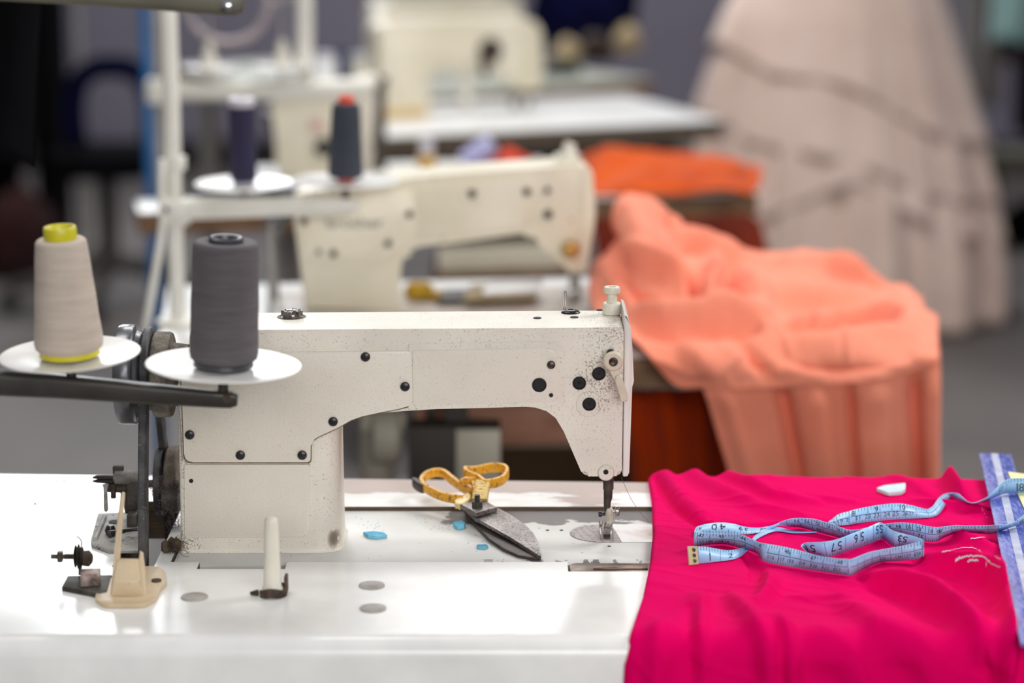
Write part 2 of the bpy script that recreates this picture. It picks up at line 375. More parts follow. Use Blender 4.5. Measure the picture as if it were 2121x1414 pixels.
def grid_slab(bm, xs, ys, hole, z0, z1, warp=None):
    nx, ny = len(xs), len(ys); T = {}; Bt = {}
    def vt(d, i, j, z):
        if (i, j) not in d:
            x, y = xs[i], ys[j]
            if warp: x, y = warp(x, y)
            d[(i, j)] = bm.verts.new((x, y, z))
        return d[(i, j)]
    keep = {(i, j) for i in range(nx - 1) for j in range(ny - 1) if not hole((xs[i] + xs[i + 1]) / 2, (ys[j] + ys[j + 1]) / 2)}
    for (i, j) in keep:
        bm.faces.new([vt(T, a, b, z1) for a, b in ((i, j), (i + 1, j), (i + 1, j + 1), (i, j + 1))])
        bm.faces.new([vt(Bt, a, b, z0) for a, b in ((i, j), (i, j + 1), (i + 1, j + 1), (i + 1, j))]).material_index = 1
        for (di, dj, e) in ((0, -1, ((i, j), (i + 1, j))), (1, 0, ((i + 1, j), (i + 1, j + 1))), (0, 1, ((i + 1, j + 1), (i, j + 1))), (-1, 0, ((i, j + 1), (i, j)))):
            if (i + di, j + dj) not in keep:
                p, q = e
                bm.faces.new([vt(T, *p, z1), vt(Bt, *p, z0), vt(Bt, *q, z0), vt(T, *q, z1)]).material_index = 1
bm = BM()
slx0, slx1 = -.372, -.333                      # belt slot
hx = [PZ(410, 1172, ZT).x, PZ(592, 1172, ZT).x, PZ(1176, 1172, ZT).x, PZ(1362, 1172, ZT).x]
hy0 = PZ(500, 1178, ZT).y; hy1 = PZ(1250, 1183, ZT).y
xs = sorted({-.66, slx0, slx1, BX0 - .0015, BX1 + .0015, .66, *hx}); ys = sorted({YFRONT, hy0, hy1, YFR, YH, 2.152, 2.372, 2.46})
def hole(x, y):
    if BX0 - .0015 < x < BX1 + .0015 and YFR < y < YH: return True
    if slx0 < x < slx1 and 2.152 < y < 2.372: return True
    if hx[0] < x < hx[1] and hy0 < y < YFR: return True
    if hx[2] < x < hx[3] and hy1 < y < YFR: return True
    return False
grid_slab(bm, xs, ys, hole, ZT - .04, ZT, lambda x, y: (x, yback(x)) if y > 2.459 else (x, y))
# rolled front edge running down into the apron
prof = [(YFRONT, ZT)]; rr_ = .017
for k in range(1, 9):
    th = math.pi / 2 * k / 8; prof.append((YFRONT - rr_ * math.sin(th), ZT - rr_ + rr_ * math.cos(th)))
prof += [(YFRONT - rr_, ZT - .075), (YFRONT - rr_ + .02, ZT - .078), (YFRONT, ZT - .04)]
A = [bm.verts.new((-.66, y, z)) for y, z in prof]; B = [bm.verts.new((.66, y, z)) for y, z in prof]
for i in range(len(A) - 1): bm.faces.new((A[i], B[i], B[i + 1], A[i + 1]))
bm.faces.new(A); bm.faces.new(B[::-1])
bmesh.ops.remove_doubles(bm, verts=bm.verts[:], dist=1e-5)
M['rolled'] = M['tabletop']
mk('tabletop', bm, [M['tabletop'], M['wood_edge']], table, ang=50)
b = BM(); box(b, ((BX0 + BX1) / 2, 2.25, .672), (BX1 - BX0 + .03, .27, .02), bev=.004); mk('oil_pan', b, M['dark_iron'], table)
for sx in (-.58, .58):
    for sy in (2.02, 2.40):
        b = BM(); box(b, (sx, sy, .355), (.045, .045, .71), bev=.004); mk('leg', b, M['grey_metal'], table)
for sy in (2.02, 2.40):
    b = BM(); box(b, (0, sy, .13), (1.11, .03, .04)); mk('cross_rail', b, M['grey_metal'], table)
for (u, v, r) in ((770, 1213, 27), (773, 1260.5, 28), (403, 1237, 28)):
    p = PZ(u, v, ZT); s = mpp(p.y, .75); b = BM()
    lathe(b, [(r * s, .0002), (r * s * .98, .0012), (r * s * .75, .0021), (r * s * .3, .0025), (0, .0026)], p, (0, 0, 1), 36)
    mk('screw_cap', b, M['cap'], table, label='round grey screw cap')
# bevelled metal hinge insert in the right-hand notch, painted tongue in the left-hand one
b = BM(); xa, xb = hx[2] + .002, hx[3]; zc = ZT - .0035
ol = roundpoly([(xa, hy1 + .0008), (xb, hy1 + .0008), (xb, YFR - .0005), (xa, YFR - .0005)], [.006, .001, .001, .006])
solid(b, [Vector((x, y, zc + .0025)) for x, y in ol], (0, 0, -.02), .0012, 2, False)
box(b, ((xa + xb) / 2 + .006, (hy1 + YFR) / 2 + .001, zc + .003), ((xb - xa) * .62, (YFR - hy1) * .45, .0016), bev=.0004)
mk('hinge_plate', b, mat('browned_steel_plate', rgb(128, 106, 92), .35, metal=.6, base2=rgb(84, 66, 54), nscale=60), table, label='browned steel hinge plate')
b = BM(); box(b, ((hx[0] + hx[1]) / 2 + .008, (hy0 + YFR) / 2 + .0006, ZT - .0085), ((hx[1] - hx[0]) * .74, (YFR - hy0) * .34, .004), bev=.0008)
mk('hinge_tongue', b, M['paint_dusty'], table)

# ================================================================== the nearest sewing machine
mach = thing('sewing_machine', (-.1, 2.24, ZB), 'large cream industrial sewing machine in front, sharp, with black cover screws', 'sewing machine', 'industrial sewing machines')
YF = 2.205; S = mpp(YF, .85)
def fp(u, v, dy=0.0): return PY(u, v, YF + dy)
def bed_wear(N, L, c):
    x, y, z = nxyz(N, L, c)
    n = nnoise(N, L, c, 34, 7, (1, 1.3, 1), .62); n2 = nnoise(N, L, c, 18, 4)
    yy = nmath(N, L, 'ADD', y, nmath(N, L, 'MULTIPLY', nmath(N, L, 'SUBTRACT', n, .5), .085))
    a = nstep(N, L, yy, .0640, .0650)
    xx = nmath(N, L, 'ADD', x, nmath(N, L, 'MULTIPLY', nmath(N, L, 'SUBTRACT', n2, .5), .09))
    a = nmath(N, L, 'MULTIPLY', a, nstep(N, L, xx, .030, .034))
    n3 = nnoise(N, L, c, 130, 3)
    chips = nstep(N, L, n3, .705, .712)
    edge = nmath(N, L, 'MULTIPLY', nstep(N, L, nnoise(N, L, c, 70, 4, (1, .3, 1)), .55, .56), nstep(N, L, y, -.0535, -.0555))
    return nmath(N, L, 'MAXIMUM', nmath(N, L, 'MAXIMUM', a, chips), nmath(N, L, 'MULTIPLY', edge, nstep(N, L, x, .07, .075)))
M['bed'] = wear('worn_bed_enamel', rgb(216, 215, 211), rgb(126, 121, 120), bed_wear, rough=.42, rough2=.38, metal2=.25, bump=.5)
b = BM(); yf0 = YFR + .0016
ol = roundpoly([(BX0, yf0), (BX1, yf0), (BX1, YBED), (BX0, YBED)], .006)
solid(b, [Vector((x, y, ZB)) for x, y in ol], (0, 0, -.0045), .0008, 2, False)
mk('bed', b, M['bed'], mach, label='white bed plate worn to bare grey metal')
# --- head casting: arm, head and round-cornered pillar
arm = [(374, 958), (369, 800), (371, 764), (392, 742), (393, 684), (800, 681), (1292.5, 678), (1288, 985.5), (1230, 986.5), (1208, 986.5), (1187, 938), (1167.5, 893), (1151, 865.5),
       (1132, 851), (1109, 843.8), (1083, 842), (1001, 843), (920, 846), (842, 850.5), (780, 855.5), (748, 861.5), (725, 869), (712, 877.5), (702, 884.5), (646, 908), (641, 916), (641, 955)]
b = BM(); TH = .079
solid(b, [fp(u, v) for u, v in roundpoly(arm, [0, 0, 8, 8, 10, 0, 11, 11, 18, 18] + [2] * 16 + [0, 5, 10], 4)], (0, TH, 0), .0042, 4)
xl, xr = PZ(376.5, 1140, ZB).x, fp(701, 930).x
ztop = fp(600, 800).z
ring0 = roundpoly([(xl, YF + .0015), (xr, YF + .0015), (xr, YF + .085), (xl, YF + .085)], [.005, .026, .012, .005], 8)
cxm, cym = (xl + xr) / 2, YF + .045
prev = None
for z, off in ((ZB + .0002, .0028), (ZB + .0015, .0014), (ZB + .004, .0004), (ZB + .010, 0), (ztop - .12 + .0, -.0004), (ztop, -.0012)):
    ring = []
    for x, y in ring0:
        dx, dy = x - cxm, y - cym; l = math.hypot(dx, dy)
        ring.append(b.verts.new((x + dx / l * off, y + dy / l * off, z)))
    if prev:
        for k in range(len(ring)): b.faces.new((prev[k], prev[(k + 1) % len(ring)], ring[(k + 1) % len(ring)], ring[k]))
    else: b.faces.new(ring)
    prev = ring
b.faces.new(prev)
# boss round the presser-bar screw at the foot of the head, and the lip round the lowest plug
lathe(b, [(17.5 * S, 0), (17.5 * S, .003), (15 * S, .0045), (0, .0045)], fp(1255, 977, .002), (0, -1, 0), 28)
lathe(b, [(27 * S, 0), (26 * S, .0012), (22 * S, .0016), (0, .0016)], fp(1220, 837, .0), (0, -1, 0), 32)
# raised surround of the access panel
sur = roundpoly([(846, 713), (1142, 707), (1171, 722), (1172, 838), (1150, 845), (1100, 842), (860, 848), (846, 849)], [3, 14, 20, 12, 6, 3, 3, 3], 4)
solid(b, [fp(u, v, -.0013) for u, v in sur], (0, .005, 0), .0011, 3, False)
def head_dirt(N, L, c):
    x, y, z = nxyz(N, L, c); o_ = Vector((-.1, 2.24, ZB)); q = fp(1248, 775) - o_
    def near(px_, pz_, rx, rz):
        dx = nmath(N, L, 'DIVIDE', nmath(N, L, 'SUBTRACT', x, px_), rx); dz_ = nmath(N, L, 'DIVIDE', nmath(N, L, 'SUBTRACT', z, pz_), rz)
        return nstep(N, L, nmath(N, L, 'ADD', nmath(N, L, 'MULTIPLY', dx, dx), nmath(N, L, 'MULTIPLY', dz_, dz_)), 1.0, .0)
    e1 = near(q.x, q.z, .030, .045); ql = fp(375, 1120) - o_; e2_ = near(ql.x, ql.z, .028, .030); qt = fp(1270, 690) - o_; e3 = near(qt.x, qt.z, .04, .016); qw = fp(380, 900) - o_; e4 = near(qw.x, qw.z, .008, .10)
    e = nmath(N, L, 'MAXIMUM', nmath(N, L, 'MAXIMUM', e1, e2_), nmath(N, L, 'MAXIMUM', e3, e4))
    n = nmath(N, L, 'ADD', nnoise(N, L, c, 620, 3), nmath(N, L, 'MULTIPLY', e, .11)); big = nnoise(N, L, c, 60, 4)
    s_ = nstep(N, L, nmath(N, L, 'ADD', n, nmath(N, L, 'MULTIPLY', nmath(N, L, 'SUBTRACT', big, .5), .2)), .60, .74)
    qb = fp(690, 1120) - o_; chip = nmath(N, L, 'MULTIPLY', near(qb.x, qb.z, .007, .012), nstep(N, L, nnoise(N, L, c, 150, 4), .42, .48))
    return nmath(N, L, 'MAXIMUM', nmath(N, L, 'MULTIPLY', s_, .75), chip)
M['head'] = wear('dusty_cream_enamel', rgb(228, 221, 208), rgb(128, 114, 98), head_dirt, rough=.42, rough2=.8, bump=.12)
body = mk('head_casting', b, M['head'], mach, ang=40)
def panel(name, pts, r, dy, th, m=M['paint'], bev=.0009, label=None):
    bb = BM(); solid(bb, [fp(u, v, dy) for u, v in roundpoly(pts, r, 4)], (0, th, 0), bev, 2, False)
    return mk(name, bb, m, mach, label=label)
side = panel('side_cover', [(377, 731), (600, 729), (852.5, 726.5), (853, 839), (824, 847), (787, 854), (750, 862), (727, 870), (712, 878.5), (700, 885.5), (660, 904), (643.5, 914), (643, 957), (382, 957), (376, 800), (373, 765)],
      [4, 0, 10, 9, 3, 3, 3, 3, 3, 3, 3, 10, 7, 17, 0, 2], -.0026, .0032)
panel('access_panel', [(855, 726.5), (1155, 720.5), (1155, 831), (856, 840)], [1, 24, 12, 4], -.0025, .003)
M['gasket'] = mat('dirty_seam', rgb(128, 114, 96), .9, base2=rgb(92, 80, 66), nscale=60)
panel('seam_gasket', [(375, 738), (601, 733), (851, 730), (855, 841), (825, 849), (788, 855.5), (751, 863.5), (728, 871.5), (713, 880), (701, 887), (661, 905.5), (645, 915), (645, 959), (380, 959), (374.5, 800), (372, 765)], [4, 0, 10, 9, 3, 3, 3, 3, 3, 3, 3, 10, 7, 17, 0, 2], -.0012, .003, M['gasket'], .0002)
panel('lower_cover', [(382, 962), (642, 962), (641, 1111), (383, 1113)], [2, 2, 17, 3], -.0006, .006)
# face plate
b = BM(); fpl = [(1293.5, 651), (1300, 655), (1306, 676), (1310, 720), (1313, 789), (1309.5, 801), (1303, 983), (1296, 988), (1290, 986.5)]
solid(b, [fp(u, v, .0006) for u, v in roundpoly(fpl, [2, 3, 4, 3, 2, 2, 4, 3, 1], 3)], (0, TH - .004, 0), .0016, 3)
mk('face_plate', b, M['face'], mach, label='white face plate at the needle end')
def screw(u, v, dy, r, m, parent, h=.0032, ang=.6, name='cover_screw', label=None):
    p = fp(u, v, dy); r *= S; b = BM()
    lathe(b, [(r * .8, -.0006), (r, 0), (r, h * .45), (r * .86, h * .8), (r * .5, h), (0, h * 1.04)], p, (0, -1, 0), 24)
    o = mk(name, b, m, parent, label=label)
    b = BM(); box(b, p + Vector((0, -h * 1.0, 0)), (r * 1.7, h * .16, r * .22), rot=Matrix.Rotation(ang, 3, 'Y')); mk('slot', b, M['hole'], o)
    return o
for i, (u, v) in enumerate(((583, 741), (757, 738.5), (839, 800), (690, 872.5), (393, 900), (498, 942), (626, 942))):
    screw(u, v, -.0026, 9.8, M['black'], mach, ang=[.2, 1.5, .8, .9, .3, .8, 1.0][i])
screw(1141.5, 755, -.0025, 8.6, M['brown_screw'], mach, ang=.5, name='panel_screw', label='browned panel screw')
def plug(u, v, dy, r, name, m, depth=.0006, cross=False):
    p = fp(u, v, dy); r *= S; b = BM()
    lathe(b, [(r, -.001), (r, depth), (r * .86, depth * 1.2), (r * .8, depth * .3), (0, depth * .2)], p, (0, -1, 0), 32)
    o = mk(name, b, m, mach)
    if cross:
        b = BM()
        for a in (.5, .5 + math.pi / 2): box(b, p + Vector((0, -depth * .7, 0)), (r * .7, .0005, r * .12), rot=Matrix.Rotation(a, 3, 'Y'))
        mk('cross_slot', b, M['black'], o)
    return o
plug(1117, 797, -.0025, 15, 'oil_hole', M['hole']); plug(1141.5, 818, -.0025, 4.2, 'pin_hole', M['hole']); plug(396, 995.5, -.0006, 4.3, 'pin_hole', M['hole'])
for u, v, dy in ((1240.5, 773.5, 0), (1200, 793, 0), (1220.5, 836.5, -.0016)): plug(u, v, dy, 14, 'tension_plug', M['hole'], .0009, True)
plug(1255, 977, -.0025, 5.2, 'pin_hole', M['hole'])
# --- thread-release lever on the head
b = BM(); lc = fp(1270, 747, -.012)
lathe(b, [(0, -.012), (15 * S, -.012), (15.5 * S, -.004), (20 * S, -.002), (20.5 * S, .003), (17 * S, .005), (9.5 * S, .005), (9.5 * S, .002), (0, .002)], lc, (0, -1, 0), 30)
solid(b, [PY(u, v, lc.y - .003) for u, v in roundpoly([(1259, 760), (1284, 756), (1284, 790), (1275, 792)], 3)], (0, .004, 0), .0009, 2)
solid(b, [PY(u, v, lc.y - .0065) for u, v in roundpoly([(1273, 782), (1281, 776), (1287, 778), (1302, 822), (1299, 832), (1291, 832), (1286, 828)], 5)], (0, .006, 0), .0018, 3)
lev = mk('release_lever', b, M['lever'], mach, label='beige thread-release lever')
b = BM(); lathe(b, [(8.5 * S, 0), (8.5 * S, .0025), (6 * S, .003), (0, .002)], lc + Vector((0, -.0018, 0)), (0, -1, 0), 20); mk('pivot_screw', b, M['brown_screw'], lev)
b = BM(); lathe(b, [(7 * S, -.004), (9 * S, 0), (5 * S, .0025), (0, .003)], fp(1265, 729, -.009), (0, -.25, 1), 16); mk('guide_stud', b, M['black'], mach)
# --- things on the arm's top
def zt(u): return fp(u, 684 - 6 * (u - 393) / 900).z
def tp(u, v): return PZ(u, v, zt(u))
def topdisc(u, v, rpx, prof, name, m, label=None, seg=28):
    p = tp(u, v); s = mpp(p.y, .95); b = BM()
    lathe(b, [(r * rpx * s, h) for r, h in prof], p + Vector((0, 0, -.0002)), (0, 0, 1), seg); return mk(name, b, m, mach, label=label)
og = topdisc(604, 656, 30, [(1, .0), (1, .0006), (.8, .0009), (.78, 0), (0, 0)], 'oil_sight_rim', M['dark_iron'])
b = BM(); p = tp(605, 656); s = mpp(p.y, .95)
lathe(b, [(20 * s, 0), (20 * s, .003), (17 * s, .0055), (11 * s, .0072), (0, .0078)], p, (0, 0, 1), 28)
for k in range(8):
    a = k * math.pi / 4; box(b, p + Vector((math.cos(a) * 18 * s, math.sin(a) * 18 * s, .004)), (9 * s, .0014, .005), rz=a, bev=.0004)
mk('oil_sight_dome', b, mat('smoked_dome', rgb(70, 62, 58), .12, metal=.2, base2=rgb(120, 112, 106), nscale=160, coat=.8), og)
topdisc(1182, 647.5, 20, [(1, 0), (.98, .0008), (.8, .0024), (.5, .0033), (.3, .0034), (.26, .0024), (0, .0022)], 'oil_plug', M['black'])
for u, v in ((1113, 659), (1189.5, 657.5)): topdisc(u, v, 8.5, [(1, -.002), (1, .0009), (.8, .0011), (0, .0008)], 'oil_hole', M['hole'])
topdisc(1243, 642.5, 8, [(1, 0), (.9, .001), (0, .0012)], 'oil_hole', M['hole'])
p = tp(1168, 645); s = mpp(p.y, .95); b = BM()
tube(b, smooth_path([p + Vector((-.0006, 0, -.002)), p + Vector((.0000, 0, .012)), p + Vector((.0004, 0, .0185)), p + Vector((.0012, 0, .0200)), p + Vector((.0021, 0, .0185)), p + Vector((.0018, 0, .012)), p + Vector((.0014, 0, .001))], 6), .00055, 8)
mk('thread_pin', b, M['chrome'], mach)
p = tp(1267, 650.5); s = mpp(p.y, .95); b = BM()
def knurl(b, r, z0, z1, n=44):
    for k in range(n):
        a = 2 * math.pi * k / n; box(b, p + Vector((math.cos(a) * r, math.sin(a) * r, (z0 + z1) / 2)), (.0007, .00045, z1 - z0), rz=a)
r1, r2, r3 = 18.5 * s, 11 * s, 16.5 * s
lathe(b, [(0, -.003), (r1 * .7, -.003), (r1 * .7, .0), (r1, .0004), (r1, .0105), (r1 * .95, .0112), (r2, .0114), (r2, .0125), (r2 * .93, .0128), (r2, .0135), (r2 * .93, .0142), (r2, .0149), (r2 * .93, .0156), (r2, .0163), (r2 * .93, .017),
          (r2, .0177), (r2 * .93, .0184), (r2 * .95, .0196), (r2 * 1.1, .0202), (r3, .0208), (r3, .026), (r3 * .93, .0268), (r2 * .75, .0268), (r2 * .7, .0235), (0, .0235)], p, (0, 0, 1), 40)
knurl(b, r1, .001, .010); knurl(b, r3, .0213, .0255, 36)
mk('pressure_regulator', b, M['white_plastic'], mach, label='ivory knurled pressure regulator')
# --- presser bar and foot
YN = 2.243
b = BM()
pA, pB, pC = PY(1260, 984, YN), PY(1260, 1012, YN), PY(1258, 1056, YN)
sN = mpp(YN, .78)
tube(b, [pA, pB], 11 * sN, 20); lathe(b, [(11.4 * sN, 0), (11.4 * sN, .002)], PY(1260, 988, YN), (0, 0, -1), 20)
pb = mk('bar_bushing', b, M['dark_iron'], mach, label='dark bushing round the presser bar')
b = BM(); tube(b, [pB + Vector((0, 0, .003)), PY(1259.5, 1030, YN), PY(1258, 1040, YN), pC], [9.2 * sN, 9.0 * sN, 7.2 * sN, 6.6 * sN], 16); mk('presser_bar', b, M['dark_iron'], mach)
b = BM(); tube(b, [PY(1252.5, 1010, YN + .006), PY(1252.5, 1062, YN + .006)], 2.4 * sN, 8); mk('needle_bar', b, M['steel'], mach)
foot = thing('x', (0, 0, 0), None, None); bpy.data.objects.remove(foot)
b = BM(); solid(b, [PY(u, v, YN - .006) for u, v in roundpoly([(1256.5, 1053), (1269.5, 1053), (1268.5, 1084), (1255, 1084)], 2.5)], (0, .010, 0), .0008, 2)
ft = mk('presser_foot', b, mat('foot_clamp_metal', rgb(206, 200, 184), .3, metal=.7, base2=rgb(176, 168, 150), nscale=90), mach, label='pale metal presser foot clamp')
b = BM(); solid(b, [PY(u, v, YN - .005) for u, v in [(1255, 1083), (1268, 1083), (1265, 1094), (1264, 1106), (1250, 1106), (1251, 1094), (1255, 1088)]], (0, .008, 0), .0006, 2); mk('shank', b, M['gunmetal'], ft)
for u in (1246, 1267):
    b = BM(); q = PZ(u, 1109, ZB + .003)
    tube(b, smooth_path([q + Vector((0, -.004, 0)), q + Vector((0, .016, 0)), q + Vector((0, .021, .003)), q + Vector((0, .023, .008))], 5), 1, 12, flat=(.0016, .0030), upv=(0, 0, 1)); mk('toe', b, M['steel'], ft)
b = BM(); box(b, PZ(1256.5, 1107, ZB + .0030), (.010, .006, .0028), bev=.0005); mk('hinge_block', b, M['dark_iron'], ft)
b = BM(); q = PY(1268, 1058, YN)
lathe(b, [(3.2 * sN, 0), (3.2 * sN, 6 * sN), (7 * sN, 6.2 * sN), (11 * sN, 7 * sN), (11 * sN, 13 * sN), (9 * sN, 15 * sN), (0, 15 * sN)], q, (1, 0, 0), 22); mk('thumb_screw', b, M['steel'], ft)
b = BM(); q = PY(1254, 1064.5, YN)
lathe(b, [(3 * sN, 0), (3 * sN, 7 * sN), (5.5 * sN, 7.2 * sN), (5.5 * sN, 14 * sN), (0, 15 * sN)], q, (-1, 0, 0), 14); mk('needle_screw', b, M['black'], ft)
# --- needle plate and slide plate in the bed
pl_l, pl_t, pl_b, pl_m = PZ(1180, 1105, ZB).x, PZ(1280, 1086.5, ZB).y, PZ(1280, 1123.5, ZB).y, PZ(1275, 1105, ZB).x
b = BM(); pts = [(pl_m, pl_b), (pl_m - .0015, pl_t)]; cyp = (pl_t + pl_b) / 2; ry = (pl_t - pl_b) / 2; xa_ = pl_l + ry * 1.15
pts = [(pl_m + .004, pl_b)] + [(pl_m - .004, pl_t)] + [(xa_ - (xa_ - pl_l) * math.sin(math.pi * k / 20), cyp + ry * math.cos(math.pi * k / 20)) for k in range(21)]
solid(b, [Vector((x, y, ZB + .0006)) for x, y in pts], (0, 0, -.004), .0003, 1, False)
def plate_lines(N, L, c):
    x, y, z = nxyz(N, L, c)
    f = nmath(N, L, 'FRACT', nmath(N, L, 'MULTIPLY', nmath(N, L, 'ADD', x, nmath(N, L, 'MULTIPLY', y, .28)), 1 / .0075))
    return nmath(N, L, 'MAXIMUM', nstep(N, L, f, .1, .06), nmath(N, L, 'MULTIPLY', nstep(N, L, nnoise(N, L, c, 160, 4), .52, .6), .6))
M['needle_plate'] = wear('brown_needle_plate', rgb(150, 138, 134), rgb(92, 82, 80), plate_lines, rough=.38, rough2=.5, bump=.15)
npl = mk('needle_plate', b, M['needle_plate'], mach, label='browned needle plate with gauge lines')
b = BM(); solid(b, [Vector((x, y, ZB + .0006)) for x, y in ((pl_m + .0045, pl_b), (BX1 - .004, pl_b), (BX1 - .004, pl_t), (pl_m - .0035, pl_t))], (0, 0, -.004), .0003, 1, False)
mk('slide_plate', b, mat('stained_slide_plate', rgb(196, 194, 192), .3, metal=.45, base2=rgb(160, 132, 118), nscale=22, lo=.48, hi=.66), mach, label='steel slide plate with a rusty stain')
for u, v in ((1134, 1098), (1163, 1098), (1262, 1131)):
    b = BM(); lathe(b, [(4 * S, -.001), (4 * S, .0003), (0, .0003)], PZ(u, v, ZB), (0, 0, 1), 14); mk('oil_hole', b, M['hole'], mach)
# --- hand wheel, pulley and belt
YW = 2.245; wc = PY(300, 775, YW); sw = mpp(YW, .9)
def wx(u): return PY(u, 775, YW).x
x00 = wx(247)
b = BM(); P_ = [(30, 262), (60, 258), (92, 250), (98, 248), (102.5, 250), (104, 256), (104, 280), (101, 284), (93, 287), (90, 292), (89, 296), (86, 299)]
lathe(b, [(r * sw, wx(u) - x00) for r, u in P_], Vector((x00, wc.y, wc.z)), (1, 0, 0), 64)
wh = mk('hand_wheel', b, M['wheel'], mach, label='grey metal hand wheel')
b = BM(); lathe(b, [(r * sw, wx(u) - x00) for r, u in [(70, 298), (84, 299.5), (83, 301), (76, 304), (74, 310), (76, 316), (83, 320), (87, 322), (88.5, 325), (88.5, 353), (86, 357), (70, 358.5), (66, 362), (62, 392)]], Vector((x00, wc.y, wc.z)), (1, 0, 0), 56)
mk('belt_pulley', b, M['wheel_dusty'], wh, label='dusty belt pulley')
b = BM(); xb = wx(310); rb = 78 * sw; path = []
yfb, yrb = 2.168, 2.345
path.append(Vector((xb, 2.19, .50)))
path += [Vector((xb, yfb, ZT - .01)), Vector((xb, (yfb + wc.y - rb) / 2 - .002, (ZT + wc.z) / 2))]
for k in range(13):
    th = math.pi * (1 - k / 12); path.append(Vector((xb, wc.y + rb * math.cos(th), wc.z + rb * math.sin(th))))
path += [Vector((xb, (yrb + wc.y + rb) / 2, (ZT + wc.z) / 2)), Vector((xb, yrb, ZT - .01)), Vector((xb, 2.33, .50))]
tube(b, path, 1, 12, closed=True, flat=(.0096, .0044), upv=(1, 0, 0))
mk('drive_belt', b, M['belt'], mach, label='dusty black drive belt')
# dark dusty shafts and collar between belt and pillar
b = BM(); ys_ = 2.285
tube(b, [PY(344, 1020, ys_), PY(371, 1020, ys_)], .0098, 14); tube(b, [PY(338, 1030, ys_), PY(371, 1030, ys_)], .0145, 14)
mk('rear_shaft', b, M['dark_iron'], mach, label='dark shaft full of lint behind the belt')
b = BM(); lathe(b, [(.0, 0), (.031, 0), (.0335, .002), (.0335, .010), (.031, .012), (0, .012)], PY(347, 992, 2.31), (1, 0, 0), 44); mk('rear_pulley', b, mat('lint_covered_iron', rgb(112, 101, 90), .9, base2=rgb(78, 70, 62), nscale=110, bump=.8, bscale=400), mach, label='dusty disc beside the pillar')
# lint caught on the shaft and at the pillar's foot
def tuft(b, c, r, n, ln, th=.00016, squash=.6):
    for _ in range(n):
        d = Vector((random.gauss(0, 1), random.gauss(0, 1), random.gauss(0, squash))); d = d.normalized() * r * random.random() ** .5
        p = Vector(c) + d; pts = [p]; v = Vector((random.gauss(0, 1), random.gauss(0, 1), random.gauss(0, .7))).normalized()
        for _k in range(5):
            v = (v + Vector((random.gauss(0, .6), random.gauss(0, .6), random.gauss(0, .6)))).normalized(); pts.append(pts[-1] + v * ln / 5)
        tube(b, pts, th, 3, caps=False)
b = BM()
for u, v, r, n in ((325, 1012, .010, 70), (342, 1008, .011, 90), (360, 1006, .010, 70), (345, 1036, .011, 60), (362, 1045, .010, 50), (362, 1080, .010, 40), (370, 1100, .008, 40)):
    tuft(b, PY(u, v, ys_ - .008), r, n, .012)
mk('lint', b, M['lint'], mach, kind='stuff', smooth=False)
b = BM(); q = PZ(358, 1150, ZB)
for k in range(5):
    lathe(b, [(.003, 0), (.0052, .003), (.004, .010), (0, .014)], q + Vector((random.gauss(0, .003), random.gauss(0, .003), .0045)), (random.gauss(0, .3), random.gauss(0, .3), 1), 10)
tuft(b, q + Vector((.004, -.002, .010)), .009, 60, .014)
mk('grease_clump', b, mat('lint_clump', rgb(92, 76, 56), .9, base2=rgb(48, 38, 30), nscale=120, bump=.6), mach, kind='stuff', smooth=False)

# ================================================================== small fittings on the first table
# bobbin winder
bw = thing('bobbin_winder', PZ(240, 1090, ZT), 'dark metal bobbin winder with forked spindle, on the table left of the belt', 'bobbin winder')
b = BM(); o_ = [PZ(u, v, ZT + .003) for u, v in ((188, 1118), (203, 1062), (262, 1060), (300, 1062), (296, 1140), (225, 1140), (190, 1128))]
solid(b, o_, (0, 0, -.0026), .0008, 2, False)
base = mk('base_plate', b, M['grey_plate'], bw, label='dusty grey base plate')
b = BM(); tube(b, [PZ(197, 1117, ZT + .0035), PZ(217, 1070, ZT + .0035)], [.0024, .0024], 10); mk('rib', b, M['grey_plate'], base)
b = BM(); lathe(b, [(.006, 0), (.006, .0008), (0, .0008)], PZ(238, 1081, ZT + .0031), (0, 0, 1), 16); mk('bolt_hole', b, M['hole'], base)
YBW = 2.30
b = BM(); tube(b, [PY(239, 989, YBW), PY(290, 987, YBW)], .0068, 20); tube(b, [PY(236, 990, YBW), PY(241, 989, YBW)], .0045, 14); mk('spindle_housing', b, M['grey_cast'], bw, label='grey cast spindle housing')
b = BM()
for v0, v1 in ((988, 990), (996, 997)): tube(b, [PY(238, v0 + 1, YBW), PY(216, v0, YBW), PY(200, v0, YBW), PY(192, v1 - 1, YBW)], [.0026, .0024, .0019, .0008], 10)
mk('forked_spindle', b, M['black'], bw)
b = BM(); box(b, PY(245, 972, YBW + .004), (.0105, .006, .008), bev=.0012); box(b, PY(238, 980, YBW + .004), (.003, .004, .010)); mk('latch_hook', b, M['rust'], bw)
b = BM(); solid(b, [PY(u, v, YBW - .006) for u, v in roundpoly([(212, 1003), (226, 1001), (222, 1012), (224, 1056), (222, 1060), (217, 1060), (215, 1056), (214, 1010)], 2)], (0, .0014, 0)); mk('stop_blade', b, M['steel'], bw)
b = BM(); tube(b, [PY(235, 1003, YBW - .004), PY(235, 1031, YBW - .004)], .0027, 10); tube(b, [PY(224, 1010, YBW), PY(262, 1012, YBW)], .0045, 10); mk('adjusting_screw', b, M['rust'], bw)
b = BM(); tube(b, smooth_path([PY(256, 1000, YBW), PY(257, 1030, YBW), PY(263, 1052, YBW), PY(266, 1062, YBW)], 5), 1, 10, flat=(.003, .0014), upv=(0, 1, 0)); mk('trip_lever', b, M['rust'], bw)
